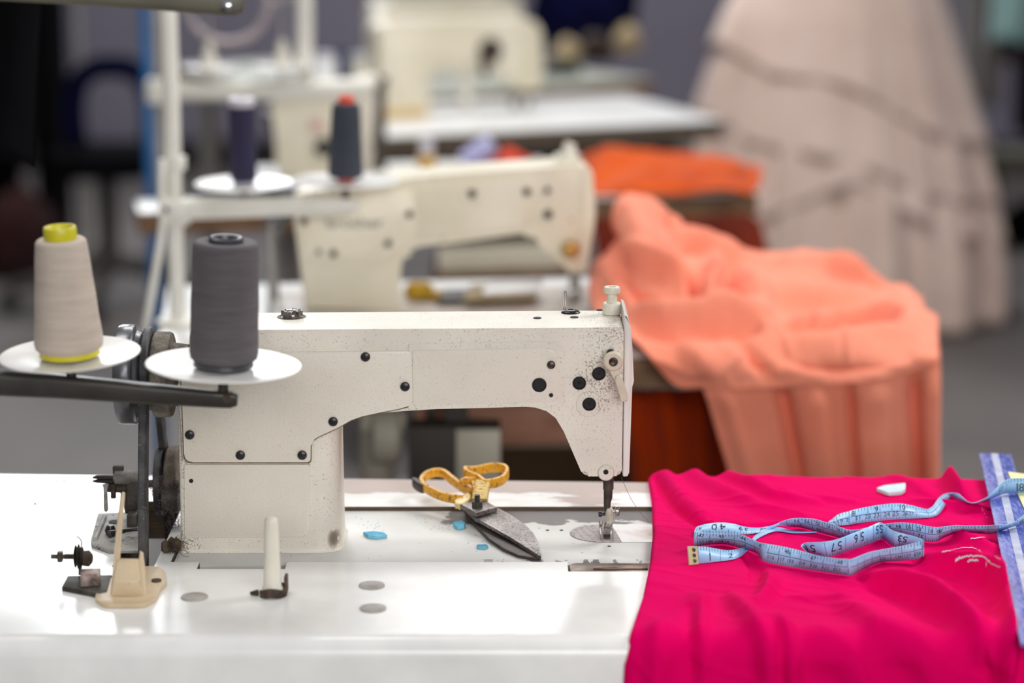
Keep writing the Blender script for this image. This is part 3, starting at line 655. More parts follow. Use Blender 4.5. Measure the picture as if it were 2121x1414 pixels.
b = BM(); box(b, PY(277, 1040, YBW + .002), (.012, .012, .042), bev=.001); box(b, PY(276, 1075, YBW - .02), (.010, .02, .014), bev=.001); mk('post', b, M['dark_iron'], bw)
b = BM(); lathe(b, [(.006, 0), (.034, .0005), (.036, .002), (.036, .007), (.034, .0085), (0, .0085)], PY(325, 998, YBW + .012), (1, 0, 0), 44); mk('friction_wheel', b, M['belt'], bw, label='black rubber friction wheel')
b = BM(); tube(b, [PY(290, 1003, YBW + .012), PY(320, 1000, YBW + .012)], .004, 10); mk('axle', b, M['dark_iron'], bw)
b = BM(); tube(b, [PZ(226, 1106, ZT + .010), PZ(262, 1098, ZT + .010), PZ(285, 1096, ZT + .010)], [.004, .0018, .0018], 10); lathe(b, [(.0045, 0), (.0055, .004), (.0035, .009), (0, .009)], PZ(229, 1106, ZT + .003), (0, 0, 1), 12); mk('release_arm', b, M['black'], bw)
# tension post for winding bobbins
tpz = thing('bobbin_tension_post', PZ(190, 1215, ZT), 'small rusty tension screw with discs on a dark angle bracket, at the left', 'tension post')
b = BM(); o_ = [PZ(u, v, ZT + .0045) for u, v in ((128, 1214), (140, 1192), (232, 1190), (222, 1226), (205, 1229))]; solid(b, o_, (0, 0, -.0042), .0008, 2, False)
br = mk('base_plate', b, M['dark_iron'], tpz)
b = BM(); solid(b, [PZ(u, v, ZT + .016) for u, v in ((166, 1177), (208, 1176), (207, 1188), (166, 1190))], (0, 0, -.0112), .0008, 2, False); mk('bracket_block', b, mat('stained_block', rgb(170, 150, 142), .5, metal=.4, base2=rgb(80, 66, 60), nscale=90), tpz)
pc = PZ(168, 1192, ZT + .004); yq = pc.y
b = BM(); tube(b, [PY(166, 1190, yq), PY(166, 1150, yq)], .0016, 8); tube(b, [PY(180, 1153, yq), PY(106, 1152, yq)], .0022, 10)
for u in range(134, 152, 3): lathe(b, [(.0022, 0), (.003, .0004), (.0022, .0008)], PY(u, 1152, yq), (1, 0, 0), 10)
sc_ = mk('tension_screw', b, M['brown_screw'], tpz)
b = BM(); lathe(b, [(0, 0), (.0055, 0), (.0055, .004), (0, .004)], PY(120, 1152, yq), (1, 0, 0), 6); mk('nut', b, M['brown_screw'], sc_)
for u, r in ((154, .0105), (160, .0115), (168, .009)):
    b = BM(); lathe(b, [(.002, 0), (r * .8, .0004), (r, .0011), (r * .8, .0016), (.002, .002)], PY(u, 1152, yq), (1, 0, 0), 28); mk('tension_disc', b, M['dark_iron'], tpz)
b = BM(); lathe(b, [(.003, 0), (.007, .001), (.0075, .006), (.004, .009), (0, .009)], PY(171, 1156, yq), (1, 0, 0), 14); mk('cap_nut', b, M['rust'], tpz)
b = BM(); tube(b, smooth_path([PY(164, 1184, yq), PY(165, 1150, yq), PY(169, 1125, yq), PY(166, 1116, yq), PY(159, 1110, yq)], 6), .0006, 6); mk('check_spring', b, M['rust'], tpz)
# tan belt guard
bg_ = thing('belt_guard', PZ(270, 1240, ZT), 'tan plastic belt guard with a long pointed prong, around the belt', 'belt guard')
b = BM(); flo = [(196, 1238), (206, 1212), (232, 1196), (240, 1172), (330, 1172), (343, 1184), (345, 1205), (332, 1216), (322, 1238), (300, 1250), (215, 1250)]
flo_w = [PZ(u, v, ZT + .0042) for u, v in flo]
xy = roundpoly([(p.x, p.y) for p in flo_w], .006, 4)
xy = [(x, y) for x, y in xy if True]
solid(b, [Vector((x, y, ZT + .0042)) for x, y in xy], (0, 0, -.0039), .0012, 3, False)
mk('flange', b, M['tan_plastic'], bg_)
yg = PZ(262, 1242, ZT).y
b = BM(); q = lambda u, v, d=0: PY(u, v, yg + d)
# tapered open box: front wall and two cheeks
solid(b, [q(228, 1238), (q(301, 1240)), (q(288, 1206)), q(286, 1202), q(236, 1202), q(234, 1206)], (0, .003, 0), .0008, 2)
solid(b, [q(234, 1204, .0), q(290, 1204, .0), q(286, 1158, .018), q(243, 1158, .018)], (0, .003, .0), .0008, 2)
mk('guard_box', b, M['tan_plastic'], bg_)
b = BM(); solid(b, [q(228, 1236), q(246, 1238), q(247, 1160, .02), q(251, 1110, .028), q(257, 1032, .034), q(258, 1022, .034), q(253, 1020, .034), q(249, 1028, .034), q(241, 1090, .03), q(235, 1160, .02)], (0, .004, 0), .0009, 2); mk('long_prong', b, M['tan_plastic'], bg_)
b = BM(); solid(b, [q(284, 1238), q(303, 1240), q(300, 1180, .014), q(296, 1146, .022), q(289, 1142, .022), q(287, 1160, .02)], (0, .004, 0), .0009, 2); mk('short_prong', b, M['tan_plastic'], bg_)
b = BM(); lathe(b, [(.0045, 0), (.0045, .0014), (.003, .0018), (0, .0014)], PZ(324, 1203, ZT + .0042), (0, 0, 1), 14); mk('mounting_screw', b, M['rust'], bg_)
# head-rest peg
pg = thing('head_rest_peg', PZ(565, 1236, ZT), 'upright ivory plastic peg with a rusty clip at its base', 'peg')
p = PZ(565, 1232, ZT); s = mpp(p.y, .8); b = BM()
H = .0735
lathe(b, [(19 * s, .0005), (22 * s, .002), (22 * s, .007), (19.5 * s, .009), (18.5 * s, .012), (17 * s, .03), (15.6 * s, .055), (14.6 * s, H - .006), (13.4 * s, H - .003), (9.5 * s, H - .0008), (0, H)], p, (0, 0, 1), 32)
mk('post', b, mat('ivory_peg', rgb(232, 228, 214), .4, base2=rgb(216, 210, 192), nscale=14, spec=rgb(110, 98, 84), speck_scale=75, speck_cut=.3), pg)
b = BM()
pts = [p + Vector((math.cos(a) * 27 * s, math.sin(a) * 27 * s, .004 + .0015 * math.sin(3 * a))) for a in [math.radians(d) for d in range(-150, 60, 15)]]
tube(b, pts, 1, 10, flat=(.0014, .0042), upv=(0, 0, 1)); box(b, p + Vector((27 * s, .006, .009)), (.003, .012, .016), bev=.001)
tube(b, [p + Vector((-30 * s, -.002, .003)), p + Vector((-46 * s, -.001, .002))], [.003, .0015], 8)
mk('clip', b, M['rust'], pg, label='rusty spring clip')
# red bead
b = BM(); lathe(b, [(0, 0), (.0012, .0006), (.0014, .0016), (.0008, .0024), (0, .0027)], PZ(73, 1046, ZT) + Vector((0, 0, .0002)), (0, 0, 1), 14)
mk('bead', b, M['red'], None, 'tiny red bead lying on the white table at the far left', 'bead')
b = BM(); tuft(b, PZ(128, 996, ZT) + Vector((0, 0, .001)), .011, 60, .010, .0003, .03)
for v_ in b.verts: v_.co.z = ZT + .0004 + .0016 * (.5 + .5 * math.tanh((v_.co.z - ZT - .001) * 300))
mk('thread_scrap', b, mat('cream_thread', rgb(226, 220, 200), .9, base2=rgb(212, 204, 184), nscale=80), None, 'small cream thread scrap on the table behind the bobbin winder', 'thread scrap', smooth=False)
# ================================================================== SHEARS on the bed
def zs(x, y): return (840 + x / 6.427, 950 + y / 6.427)
sh = thing('scissors', PZ(1010, 1070, ZB), 'old tailor shears with chipped yellow handles and dark steel blades, lying on the machine bed', 'scissors')
def shz(v, a, b_): 
    t = (v - 1045) / (1153 - 1045); return a + (b_ - a) * min(1.05, max(-.3, t))
def blade(name, pts, za, zb, th, m, parent, bev=.0006):
    bb = BM(); out = []
    for x, y in pts:
        u, v = zs(x, y); out.append(PZ(u, v, shz(v, za, zb)))
    solid(bb, out, (0, 0, -th), bev, 2, False); return mk(name, bb, m, parent)
blade('lower_blade', [(745, 620), (1000, 560), (1300, 800), (1700, 1190), (1805, 1298), (1760, 1310), (1650, 1306), (1500, 1280), (1300, 1192), (1120, 1062), (960, 900), (830, 770)], .7572, .7532, .0026, M['gun_dark'], sh)
ub = blade('upper_blade', [(735, 590), (1020, 540), (1210, 640), (1400, 745), (1580, 865), (1700, 985), (1775, 1120), (1806, 1240), (1806, 1297), (1795, 1300), (1400, 1045), (1000, 815), (930, 790)], .7655, .7555, .0036, [M['gunmetal']], sh)
bb = BM(); solid(bb, [PZ(*zs(x, y), .7690) for x, y in ((725, 598), (1022, 536), (1218, 640), (935, 716))], (0, 0, -.0045), .0006, 2, False); mk('bolster', bb, M['gunmetal'], ub)
def plane_pt(x, y, dz=0.0, sl=.10):
    p0 = PZ(988, 1045, .7665) + Vector((0, 0, dz)); n = Vector((0, -sl, 1)).normalized()
    return PP(*zs(x, y), p0, n)
def sheartest(N, L, c):
    n = nnoise(N, L, c, 330, 6, None, .7); return nstep(N, L, n, .555, .60)
M['yellow'] = wear('chipped_yellow_enamel', rgb(222, 160, 34), rgb(92, 68, 44), sheartest, rough=.35, rough2=.6, metal2=.3, bump=.5)
M['yellow_pale'] = wear('scuffed_yellow_enamel', rgb(230, 200, 130), rgb(170, 116, 40), sheartest, rough=.35, rough2=.55, bump=.5)
bb = BM()
P1 = [plane_pt(x, y) for x, y in ((760, 545), (640, 530), (520, 505), (410, 465), (300, 410), (225, 355), (212, 295), (260, 235), (345, 193), (440, 178), (525, 205), (600, 265), (690, 335), (780, 395), (845, 440), (870, 480))]
tube(bb, smooth_path(P1, 5), 1, 14, flat=(.0026, .0046), upv=(0, 0, 1))
lh = mk('handle', bb, M['yellow'], sh, label='large yellow finger bow')
bb = BM(); tube(bb, smooth_path([plane_pt(x, y, -.001) for x, y in ((95, 262), (130, 320), (180, 365), (250, 400))], 4), [.25, .5, .7, .9, 1, 1, 1, 1, 1, 1, 1, 1, .9], 10, flat=(.003, .0052), upv=(0, 0, 1)); mk('horn', bb, M['gun_dark'], lh)
bb = BM(); solid(bb, [plane_pt(x, y, .003) for x, y in ((650, 545), (760, 480), (835, 425), (862, 470), (875, 520), (790, 580), (730, 600), (660, 585))], (0, 0, -.0065), .001, 2); mk('shank', bb, M['yellow_pale'], lh)
bb = BM()
P2 = [plane_pt(x, y, .012) for x, y in ((1050, 330), (1150, 325), (1260, 295), (1330, 240), (1352, 180), (1310, 130), (1210, 112), (1090, 122), (985, 148), (880, 160), (795, 160), (810, 200), (880, 236), (960, 262))]
tube(bb, smooth_path(P2, 5, True), 1, 14, closed=True, flat=(.0022, .0050), upv=(0, 0, 1))
rh = mk('handle', bb, M['yellow'], sh, label='small yellow thumb bow')
bb = BM(); q = [plane_pt(x, y, .003 + .009 * (530 - y) / 200) for x, y in ((985, 560), (992, 500), (1005, 430), (1018, 360), (1030, 310))]
tube(bb, smooth_path(q, 6), [1.0 if k % 3 else 1.12 for k in range(25)], 12, flat=(.0075, .0036), upv=(0, 0, 1)); mk('shank', bb, M['yellow_pale'], rh)
bb = BM(); tube(bb, smooth_path([plane_pt(x, y, .010) for x, y in ((970, 275), (885, 285), (790, 290), (720, 300))], 4), [1, 1, 1, 1, 1, 1, 1, 1, .9, .8, .7, .6, .4], 10, flat=(.0024, .0042), upv=(0, 0, 1))
tube(bb, smooth_path([plane_pt(x, y, .008) for x, y in ((890, 285), (915, 350), (930, 420))], 4), 1, 10, flat=(.003, .004), upv=(0, 0, 1)); mk('spur', bb, M['yellow'], rh)
p = PZ(*zs(955, 640), .7690); s = mpp(p.y, .77); bb = BM()
lathe(bb, [(0, 0), (12.6 * s, 0), (12.6 * s, .0050), (11 * s, .0060), (0, .0060)], p, (0, 0, 1), 6); pv = mk('pivot_nut', bb, M['dark_iron'], sh)
bb = BM(); lathe(bb, [(6 * s, 0)] + [(6 * s * (1 if k % 2 else .86), .006 + .0007 * k) for k in range(10)] + [(0, .0128)], p, (0, 0, 1), 16); mk('pivot_bolt', bb, M['dark_iron'], sh)
# ================================================================== tailor's chalk
def chalk(pts, z, th, m, label, tilt=0):
    bb = BM(); solid(bb, [PZ(u, v, z + th) + Vector((0, 0, tilt * i)) for i, (u, v) in enumerate(pts)], (0, 0, -th + .0001), .0004, 1)
    return mk('chalk_piece', bb, m, None, label, 'tailor chalk', 'blue chalk pieces' if m is M['chalk_blue'] else None, ang=20)
chalk([(752, 1101), (775, 1099), (796, 1102), (802, 1107), (781, 1110), (762, 1108), (757, 1104)], ZB, .0034, M['chalk_blue'], 'blue chalk piece on the bed beside the machine pillar, largest of the broken ones')
chalk([(939, 1080), (957, 1077), (964, 1082), (961, 1086), (947, 1088), (940, 1084)], ZB, .0045, M['chalk_blue'], 'blue chalk chip half under the scissors blade')
chalk([(988, 1127), (1008, 1126), (1012, 1131), (1004, 1135), (987, 1133)], ZB, .0018, M['chalk_blue'], 'flat blue chalk chip in front of the scissors blade')
bb = BM()
for _ in range(90):
    cx_, cy_ = random.choice(((905, 1090), (925, 1086), (965, 1092), (980, 1126), (1030, 1128), (1010, 1112), (870, 1076), (735, 1075), (775, 1090)))
    q = PZ(cx_ + random.gauss(0, 14), cy_ + random.gauss(0, 5), ZB + .0003); r_ = random.uniform(.0002, .0008)
    box(bb, q, (r_ * 1.6, r_, r_ * .5), rz=random.random() * 3)
mk('chalk_dust', bb, M['chalk_blue'], None, 'blue chalk crumbs scattered on the machine bed', 'chalk dust', kind='stuff', smooth=False)

# ================================================================== MAGENTA CLOTH
def z7(x, y): return (1300 + x / 2.583, 920 + y / 2.583)
YHANG = YFRONT - rr_ - .007
def conv(x, y):
    u, v = z7(x, y)
    p = PZ(u, v, ZT + .010)
    if p.y > YFRONT - .004: return (p.x, p.y)
    p = PY(u, v, YHANG); return (p.x, YFRONT - .012 - max(0, ZT - p.z))
RIDGES = [  # polyline, height, width towards its left, width towards its right (metres)
    ([(112, 190), (135, 330), (128, 500), (104, 680), (60, 830), (15, 1000)], .002, .006, .010),
    ([(190, 150), (262, 235), (335, 320), (430, 392)], .005, .010, .020),
    ([(155, 190), (240, 320), (345, 400), (420, 432)], -.006, .008, .006),
    ([(300, 138), (420, 205), (540, 262), (720, 335), (930, 372)], .006, .012, .018),
    ([(500, 158), (620, 205), (790, 270), (1000, 300)], .005, .009, .012),
    ([(680, 215), (900, 270), (1200, 300)], .003, .007, .009),
    ([(1430, 185), (1480, 200), (1600, 260)], .004, .014, .012),
    ([(1722, 172), (1750, 240), (1800, 300)], .011, .008, .008),
    ([(1560, 300), (1750, 330), (1900, 340)], .004, .009, .012),
    ([(1700, 420), (1800, 500), (1980, 560)], .005, .009, .014),
    ([(430, 420), (620, 430), (900, 410)], .003, .010, .008),
    ([(745, 690), (765, 730), (745, 780), (700, 830)], .006, .012, .009),
    ([(640, 575), (690, 640), (680, 710)], -.006, .007, .007),
    ([(1330, 720), (1440, 745), (1620, 815), (1800, 930), (1900, 1080)], .013, .020, .012),
    ([(1560, 690), (1720, 760), (1880, 870)], -.007, .012, .012),
    ([(1640, 640), (1800, 680), (1960, 745), (2070, 840), (2095, 950), (2040, 1110), (2020, 1276)], .017, .022, .014),
    ([(1250, 700), (1500, 830), (1700, 960)], -.004, .014, .014),
    ([(400, 800), (380, 960), (395, 1120), (400, 1300)], .006, .010, .016),
    ([(350, 860), (340, 1000), (350, 1300)], -.005, .014, .010),
    ([(560, 800), (690, 960), (740, 1120), (750, 1300)], .007, .020, .012),
    ([(800, 930), (850, 1060), (880, 1300)], .008, .012, .018),
    ([(770, 960), (810, 1080), (830, 1300)], -.005, .010, .009),
    ([(1150, 840), (1350, 960), (1560, 1110), (1660, 1300)], .007, .024, .018),
    ([(1000, 1000), (1180, 1120), (1260, 1300)], .005, .018, .022),
    ([(180, 940), (160, 1100), (150, 1300)], .005, .014, .014),
    ([(900, 800), (1100, 820), (1240, 850)], .003, .010, .010),
]
def vnoise(x, y, seed=0):
    xi = np.floor(x).astype(int); yi = np.floor(y).astype(int); xf = x - xi; yf = y - yi
    def h(a, b): 
        n = (a * 374761393 + b * 668265263 + seed * 1442695041) & 0xffffffff
        n = ((n ^ (n >> 13)) * 1274126177) & 0xffffffff
        return ((n ^ (n >> 16)) & 0xffff) / 65535.0
    sx = xf * xf * xf * (xf * (xf * 6 - 15) + 10); sy = yf * yf * yf * (yf * (yf * 6 - 15) + 10)
    a = h(xi, yi); b_ = h(xi + 1, yi); c = h(xi, yi + 1); d = h(xi + 1, yi + 1)
    return (a + (b_ - a) * sx) * (1 - sy) + (c + (d - c) * sx) * sy - .5
def ridge_field(X, Y, ridges):
    H = np.zeros_like(X)
    for pts, h, wl, wr in ridges:
        best = np.full_like(X, 1e9); sgn = np.zeros_like(X); fade = np.zeros_like(X)
        h *= 1.85; wl *= .74; wr *= .74; P = [np.array(p) for p in pts]; tot = sum(np.linalg.norm(b_ - a) for a, b_ in zip(P, P[1:])); acc = 0
        for a, b_ in zip(P, P[1:]):
            d = b_ - a; L_ = np.linalg.norm(d); t = np.clip(((X - a[0]) * d[0] + (Y - a[1]) * d[1]) / (L_ * L_), 0, 1)
            qx = X - (a[0] + t * d[0]); qy = Y - (a[1] + t * d[1]); D = np.hypot(qx, qy); m_ = D < best
            best = np.where(m_, D, best); sgn = np.where(m_, np.sign(d[0] * qy - d[1] * qx), sgn)
            fade = np.where(m_, (acc + t * L_) / tot, fade); acc += L_
        w_ = np.where(sgn > 0, wl, wr)          # left of the direction of travel / right of it
        H += h * np.exp(-(best / w_) ** 2) * (.35 + .65 * np.sin(np.pi * np.clip(fade * .94 + .03, 0, 1)) ** .6)
    return H
RW = [([conv(*p) for p in pts], h, wl, wr) for pts, h, wl, wr in RIDGES]
XR = .505
LE = [(1343, 985), (1343, 993), (1350, 1040), (1352, 1100), (1346, 1160), (1331, 1230), (1305, 1312)]
LEw = [(PZ(u, v, ZT + .005).y, PZ(u, v, ZT + .005).x) for u, v in LE]
LEh = [(YFRONT - .012 - max(0, ZT - PY(u, v, YHANG).z), PY(u, v, YHANG).x) for u, v in ((1303, 1335), (1294, 1380), (1292, 1414), (1290, 1560))]
LEall = sorted(LEw + LEh)
def leftx(s): return np.interp(s, [a for a, _ in LEall], [b_ for _, b_ in LEall])
RUL0, RUL1 = PZ(2028, 940, ZT + .0158), PZ(2114, 1336, ZT + .0158); RD = (RUL1 - RUL0).normalized(); RN = Vector((-RD.y, RD.x, 0))
if RN.x < 0: RN = -RN
RULW = .034
def pink_h(X, S_):
    H = ridge_field(X, S_, RW)
    wx_ = X + .01 * vnoise(X * 18, S_ * 18, 5); wy_ = S_ + .01 * vnoise(X * 18, S_ * 18, 9)
    H = H + .0040 * vnoise(wx_ * 15, wy_ * 20, 1) + .0008 * vnoise(wx_ * 44, wy_ * 60, 2)
    rid = 1 - np.abs(vnoise((wx_ + wy_ * .9) * 16, (wy_ + wx_ * .45) * 44, 3)) * 2.4
    H = H + .0014 * np.maximum(rid, 0) ** 5 + .0003 * vnoise(X * 300, S_ * 300, 4)
    H = H + .0062
    e = np.clip((X - leftx(S_)) / .010, 0, 1); e = np.sqrt(1 - (1 - e) ** 2)
    # pressed flat under the ruler
    d = (X - RUL0.x) * RN.x + (S_ - RUL0.y) * RN.y
    k = np.clip((d + .012) / .012, 0, 1) * np.where(S_ < PZ(2080, 1225, ZT).y, 0, 1)
    k = np.maximum(k, np.clip((d + .003) / .005, 0, 1))
    H = np.where(H > .0125, H * (1 - k) + .0125 * k, H)
    return np.maximum(H, .0016) * e + .0006
def hit(u, v, zmax=ZT + .055):
    """first place where the sight line through (u, v) meets the cloth"""
    zs_ = np.linspace(zmax, ZT, 140); P_ = [PZ(u, v, z) for z in zs_]
    H_ = ZT + pink_h(np.array([p.x for p in P_]), np.array([p.y for p in P_]))
    for p, h in zip(P_, H_):
        if p.z <= h: return p
    return P_[-1]
def pink_z(x, y): return ZT + float(pink_h(np.array([x]), np.array([y]))[0])
nu, nv = 250, 300
sback = 2.425
SS = np.concatenate([np.linspace(sback + .03, sback, 8, endpoint=False), np.linspace(sback, YFRONT + .02, 190, endpoint=False), np.linspace(YFRONT + .02, YFRONT - .30, 110)])
UU = np.linspace(0, 1, nu) ** 1.0
Sg, Ug = np.meshgrid(SS, UU, indexing='ij'); XL = leftx(Sg); Xg = XL + (XR + .02 - XL) * Ug
Hg = pink_h(Xg, Sg)
bm = BM(); V = [[None] * nu for _ in SS]
for i, s_ in enumerate(SS):
    for j in range(nu):
        h = Hg[i, j]; x = Xg[i, j]
        yb_ = yback(x) + .002
        if s_ > sback:      # hangs over the back edge
            k = (s_ - sback) / .03; y = yb_ + h * min(1, k * 3); z = ZT + h * max(0, 1 - k * 2) - .03 * max(0, k - .2)
        elif s_ > YFRONT:
            k = max(0, (s_ - (sback - .06)) / .06); y = s_ + (yb_ - sback) * k; z = ZT + h
        else:
            a = (YFRONT - s_); arc = (rr_ + .001) * math.pi / 2
            if a < arc:
                th = a / arc * math.pi / 2; y = YFRONT - (rr_ + .001 + h) * math.sin(th); z = ZT - rr_ + (rr_ + .001 + h) * math.cos(th) - .001
            else:
                y = YFRONT - rr_ - .001 - h * (1 + (a - arc) * 2.5); z = ZT - rr_ - (a - arc)
        V[i][j] = bm.verts.new((x, y, z))
for i in range(len(SS) - 1):
    for j in range(nu - 1): bm.faces.new((V[i][j], V[i][j + 1], V[i + 1][j + 1], V[i + 1][j]))
mk('magenta_cloth', bm, M['pink'], None, 'bright magenta cloth spread over the right end of the nearest table, folds hanging in front', 'cloth', ang=180)

# ================================================================== TAPE MEASURE on the magenta cloth
def z3(x, y): return (1420 + x / 5.892, 990 + y / 5.892)
def z4(x, y): return (1760 + x / 4.715, 920 + y / 4.715)
TW = .0162
def ribbon(st, near, dz=0.0):
    """st: (top px, bottom px, lean) -> dense list of (A top edge, B bottom edge)"""
    t = [Vector(a[0]) for a in st]; b_ = [Vector(a[1]) for a in st]
    T = smooth_path([p.to_3d() for p in t], 7); Bq = smooth_path([p.to_3d() for p in b_], 7)
    out = []; zl_ = []
    for c in Bq:
        p = PZ(c.x, c.y, ZT + .014)
        for _ in range(4):
            z = pink_z(p.x, p.y) + .0011 + dz
            if p.x > RUL0.x + (p.y - RUL0.y) * RD.x / RD.y - .004: z = max(z, ZT + .0185 + dz)
            p = PZ(c.x, c.y, z)
        zl_.append(z)
    za = np.array(zl_); kz = np.exp(-(np.arange(-14, 15) / 7.0) ** 2); kz /= kz.sum()
    zsm = np.convolve(np.pad(za, 14, mode='edge'), kz, mode='valid'); zsm = np.maximum(zsm, za - .007)
    for a, c, z in zip(T, Bq, zsm):
        p = PZ(c.x, c.y, z)
        d = ray(a.x, a.y).normalized(); w_ = CAMP - p; bq = w_.dot(d); cq = w_.dot(w_) - TW * TW; disc = bq * bq - cq
        tt = -bq + ((-1 if near else 1) * math.sqrt(disc) if disc > 0 else 0)
        A = CAMP + d * tt
        if not near:
            zmin = pink_z(A.x, A.y) + .0006
            if A.z < zmin: A = PZ(a.x, a.y, zmin)
        out.append((A, p))
    return out
SEC = {}
SEC['end'] = ribbon([(z3(*a), z3(*b_)) for a, b_ in (((130, 835), (148, 1042)), ((250, 837), (260, 1030)), ((400, 865), (400, 1015)), ((520, 880), (520, 1000)), ((620, 868), (600, 985)), ((700, 845), (680, 950)), ((765, 848), (752, 885)))], False)
SEC['loop'] = ribbon([(z3(*a), z3(*b_)) for a, b_ in (((108, 640), (104, 720)), ((135, 595), (118, 690)), ((210, 570), (200, 672)), ((300, 551), (300, 672)), ((390, 543), (390, 672)), ((500, 545), (500, 675)), ((600, 560), (600, 680)), ((700, 588), (700, 681)), ((800, 603), (790, 680)), ((900, 605), (880, 665)), ((1000, 590), (1000, 640)), ((1080, 570), (1075, 612)), ((1160, 535), (1130, 577)))], False)
SEC['middle'] = ribbon([(z3(*a), z3(*b_)) for a, b_ in (((1160, 535), (1130, 577)), ((1210, 518), (1190, 580)), ((1280, 497), (1300, 590)), ((1380, 488), (1400, 600)), ((1500, 492), (1500, 625)), ((1600, 505), (1600, 652)), ((1700, 535), (1700, 680)), ((1800, 562), (1800, 705)), ((1900, 602), (1900, 735)), ((2000, 632), (2010, 740)))]
    + [(z4(*a), z4(*b_)) for a, b_ in (((90, 830), (90, 905)), ((220, 800), (230, 875)), ((350, 777), (360, 858)), ((430, 768), (440, 868)), ((540, 765), (550, 892)), ((650, 775), (640, 920)), ((750, 797), (730, 945)), ((850, 808), (840, 948)), ((950, 800), (925, 905)), ((1040, 790), (1040, 866)), ((1150, 795), (1150, 860)), ((1300, 793), (1300, 872)), ((1430, 787), (1420, 866)), ((1520, 784), (1530, 825)), ((1600, 760), (1606, 800)), ((1660, 722), (1650, 795)), ((1740, 655), (1740, 745)))], True)
SEC['tail'] = ribbon([(z3(*a), z3(*b_)) for a, b_ in (((812, 740), (850, 768)), ((860, 690), (872, 742)), ((960, 640), (950, 700)), ((1060, 600), (1060, 655)), ((1150, 602), (1160, 648)), ((1300, 636), (1300, 668)), ((1480, 648), (1480, 668)), ((1600, 645), (1600, 662)))], False)
SEC['front'] = ribbon([(z3(*a), z3(*b_)) for a, b_ in (((108, 655), (96, 815)), ((130, 656), (112, 828)), ((300, 670), (280, 810)), ((500, 680), (480, 806)), ((680, 690), (655, 845)), ((760, 722), (740, 868)), ((870, 775), (865, 915)), ((1000, 800), (950, 1005)), ((1200, 835), (1150, 1058)), ((1400, 882), (1350, 1090)), ((1600, 940), (1550, 1122)), ((1800, 976), (1750, 1152)), ((1950, 985), (1930, 1178)), ((2040, 982), (2040, 1180)))]
    + [(z4(*a), z4(*b_)) for a, b_ in (((180, 1057), (160, 1205)), ((300, 1030), (300, 1152)), ((450, 1003), (450, 1138)), ((600, 970), (600, 1125)), ((712, 938), (714, 1105)), ((720, 934), (721, 1092)))], True)
SEC['back loop'] = ribbon([(z4(*a), z4(*b_)) for a, b_ in (((718, 934), (716, 1040)), ((690, 918), (660, 1030)), ((620, 895), (590, 1010)), ((540, 875), (510, 1000)), ((450, 850), (435, 1000)), ((390, 825), (380, 965)), ((345, 785), (335, 930)), ((290, 762), (300, 922)), ((220, 790), (215, 960)), ((100, 840), (110, 1000)), ((0, 880), (0, 1035)))]
    + [(z3(*a), z3(*b_)) for a, b_ in (((1850, 745), (1870, 925)), ((1700, 775), (1740, 962)), ((1560, 783), (1610, 945)), ((1480, 786), (1540, 925)), ((1430, 802), (1500, 905)), ((1408, 830), (1492, 918)))], True)
SEC['far'] = ribbon([(z3(*a), z3(*b_)) for a, b_ in (((1745, 528), (1740, 545)), ((1790, 500), (1810, 565)), ((1850, 452), (1870, 575)), ((1930, 420), (1950, 572)), ((2030, 400), (2050, 562)))]
    + [(z4(*a), z4(*b_)) for a, b_ in (((0, 650), (0, 780)), ((100, 625), (100, 766)), ((240, 598), (240, 752)), ((380, 580), (380, 737)), ((490, 577), (500, 730)), ((600, 595), (600, 725)), ((700, 622), (700, 718)), ((760, 632), (790, 710)), ((812, 600), (860, 688)), ((860, 535), (910, 630)), ((900, 497), (950, 562)), ((945, 477), (985, 510)))], False)
SEC['twist'] = ribbon([(z4(*a), z4(*b_)) for a, b_ in (((945, 477), (985, 510)), ((1010, 474), (1000, 505)), ((1060, 480), (1030, 528)), ((1100, 513), (1080, 555)), ((1150, 556), (1140, 574)), ((1210, 570), (1210, 582)), ((1280, 548), (1270, 572)), ((1360, 500), (1345, 552)), ((1420, 440), (1405, 520)), ((1490, 372), (1475, 492)), ((1560, 336), (1565, 476)), ((1702, 330), (1702, 478)), ((1900, 332), (1900, 482)))], True)
tm = thing('tape_measure', PZ(1640, 1110, ZT), 'pale blue measuring tape looped over the magenta cloth', 'tape measure')
bm = BM()
for k, st in SEC.items():
    A = [bm.verts.new(a) for a, _ in st]; Bv = [bm.verts.new(b_) for _, b_ in st]
    for i in range(len(A) - 1): bm.faces.new((A[i], A[i + 1], Bv[i + 1], Bv[i]))
tp_ = mk('tape', bm, M['tape'], tm, ang=180, solid=.00045, recalc=False)
# printed scale: every mark follows the tape's surface
inkb = BM()
def surf(st):
    C = [(a + b_) / 2 for a, b_ in st]; acc = [0]
    for p, q in zip(C, C[1:]): acc.append(acc[-1] + (q - p).length)
    return acc
def at(st, acc, s, t, off=.00042):
    s = min(max(s, 0), acc[-1] - 1e-6); i = int(np.searchsorted(acc, s, side='right')) - 1; i = min(max(i, 0), len(st) - 2)
    k = (s - acc[i]) / max(1e-9, acc[i + 1] - acc[i])
    A = st[i][0].lerp(st[i + 1][0], k); B_ = st[i][1].lerp(st[i + 1][1], k)
    n = (st[i + 1][0] + st[i + 1][1] - st[i][0] - st[i][1]).cross(A - B_)
    if n.length < 1e-12: n = Vector((0, -1, 0))
    n.normalize()
    if n.dot(CAMP - A) < 0: n = -n
    return B_.lerp(A, t) + n * off
def mark(st, acc, s0, s1, t0, t1):
    nseg = max(1, int(abs(s1 - s0) / .003)); prev = None
    for k in range(nseg + 1):
        s = s0 + (s1 - s0) * k / nseg
        q = (inkb.verts.new(at(st, acc, s, t0)), inkb.verts.new(at(st, acc, s, t1)))
        if prev: inkb.faces.new((prev[0], q[0], q[1], prev[1]))
        prev = q
TXT = {}
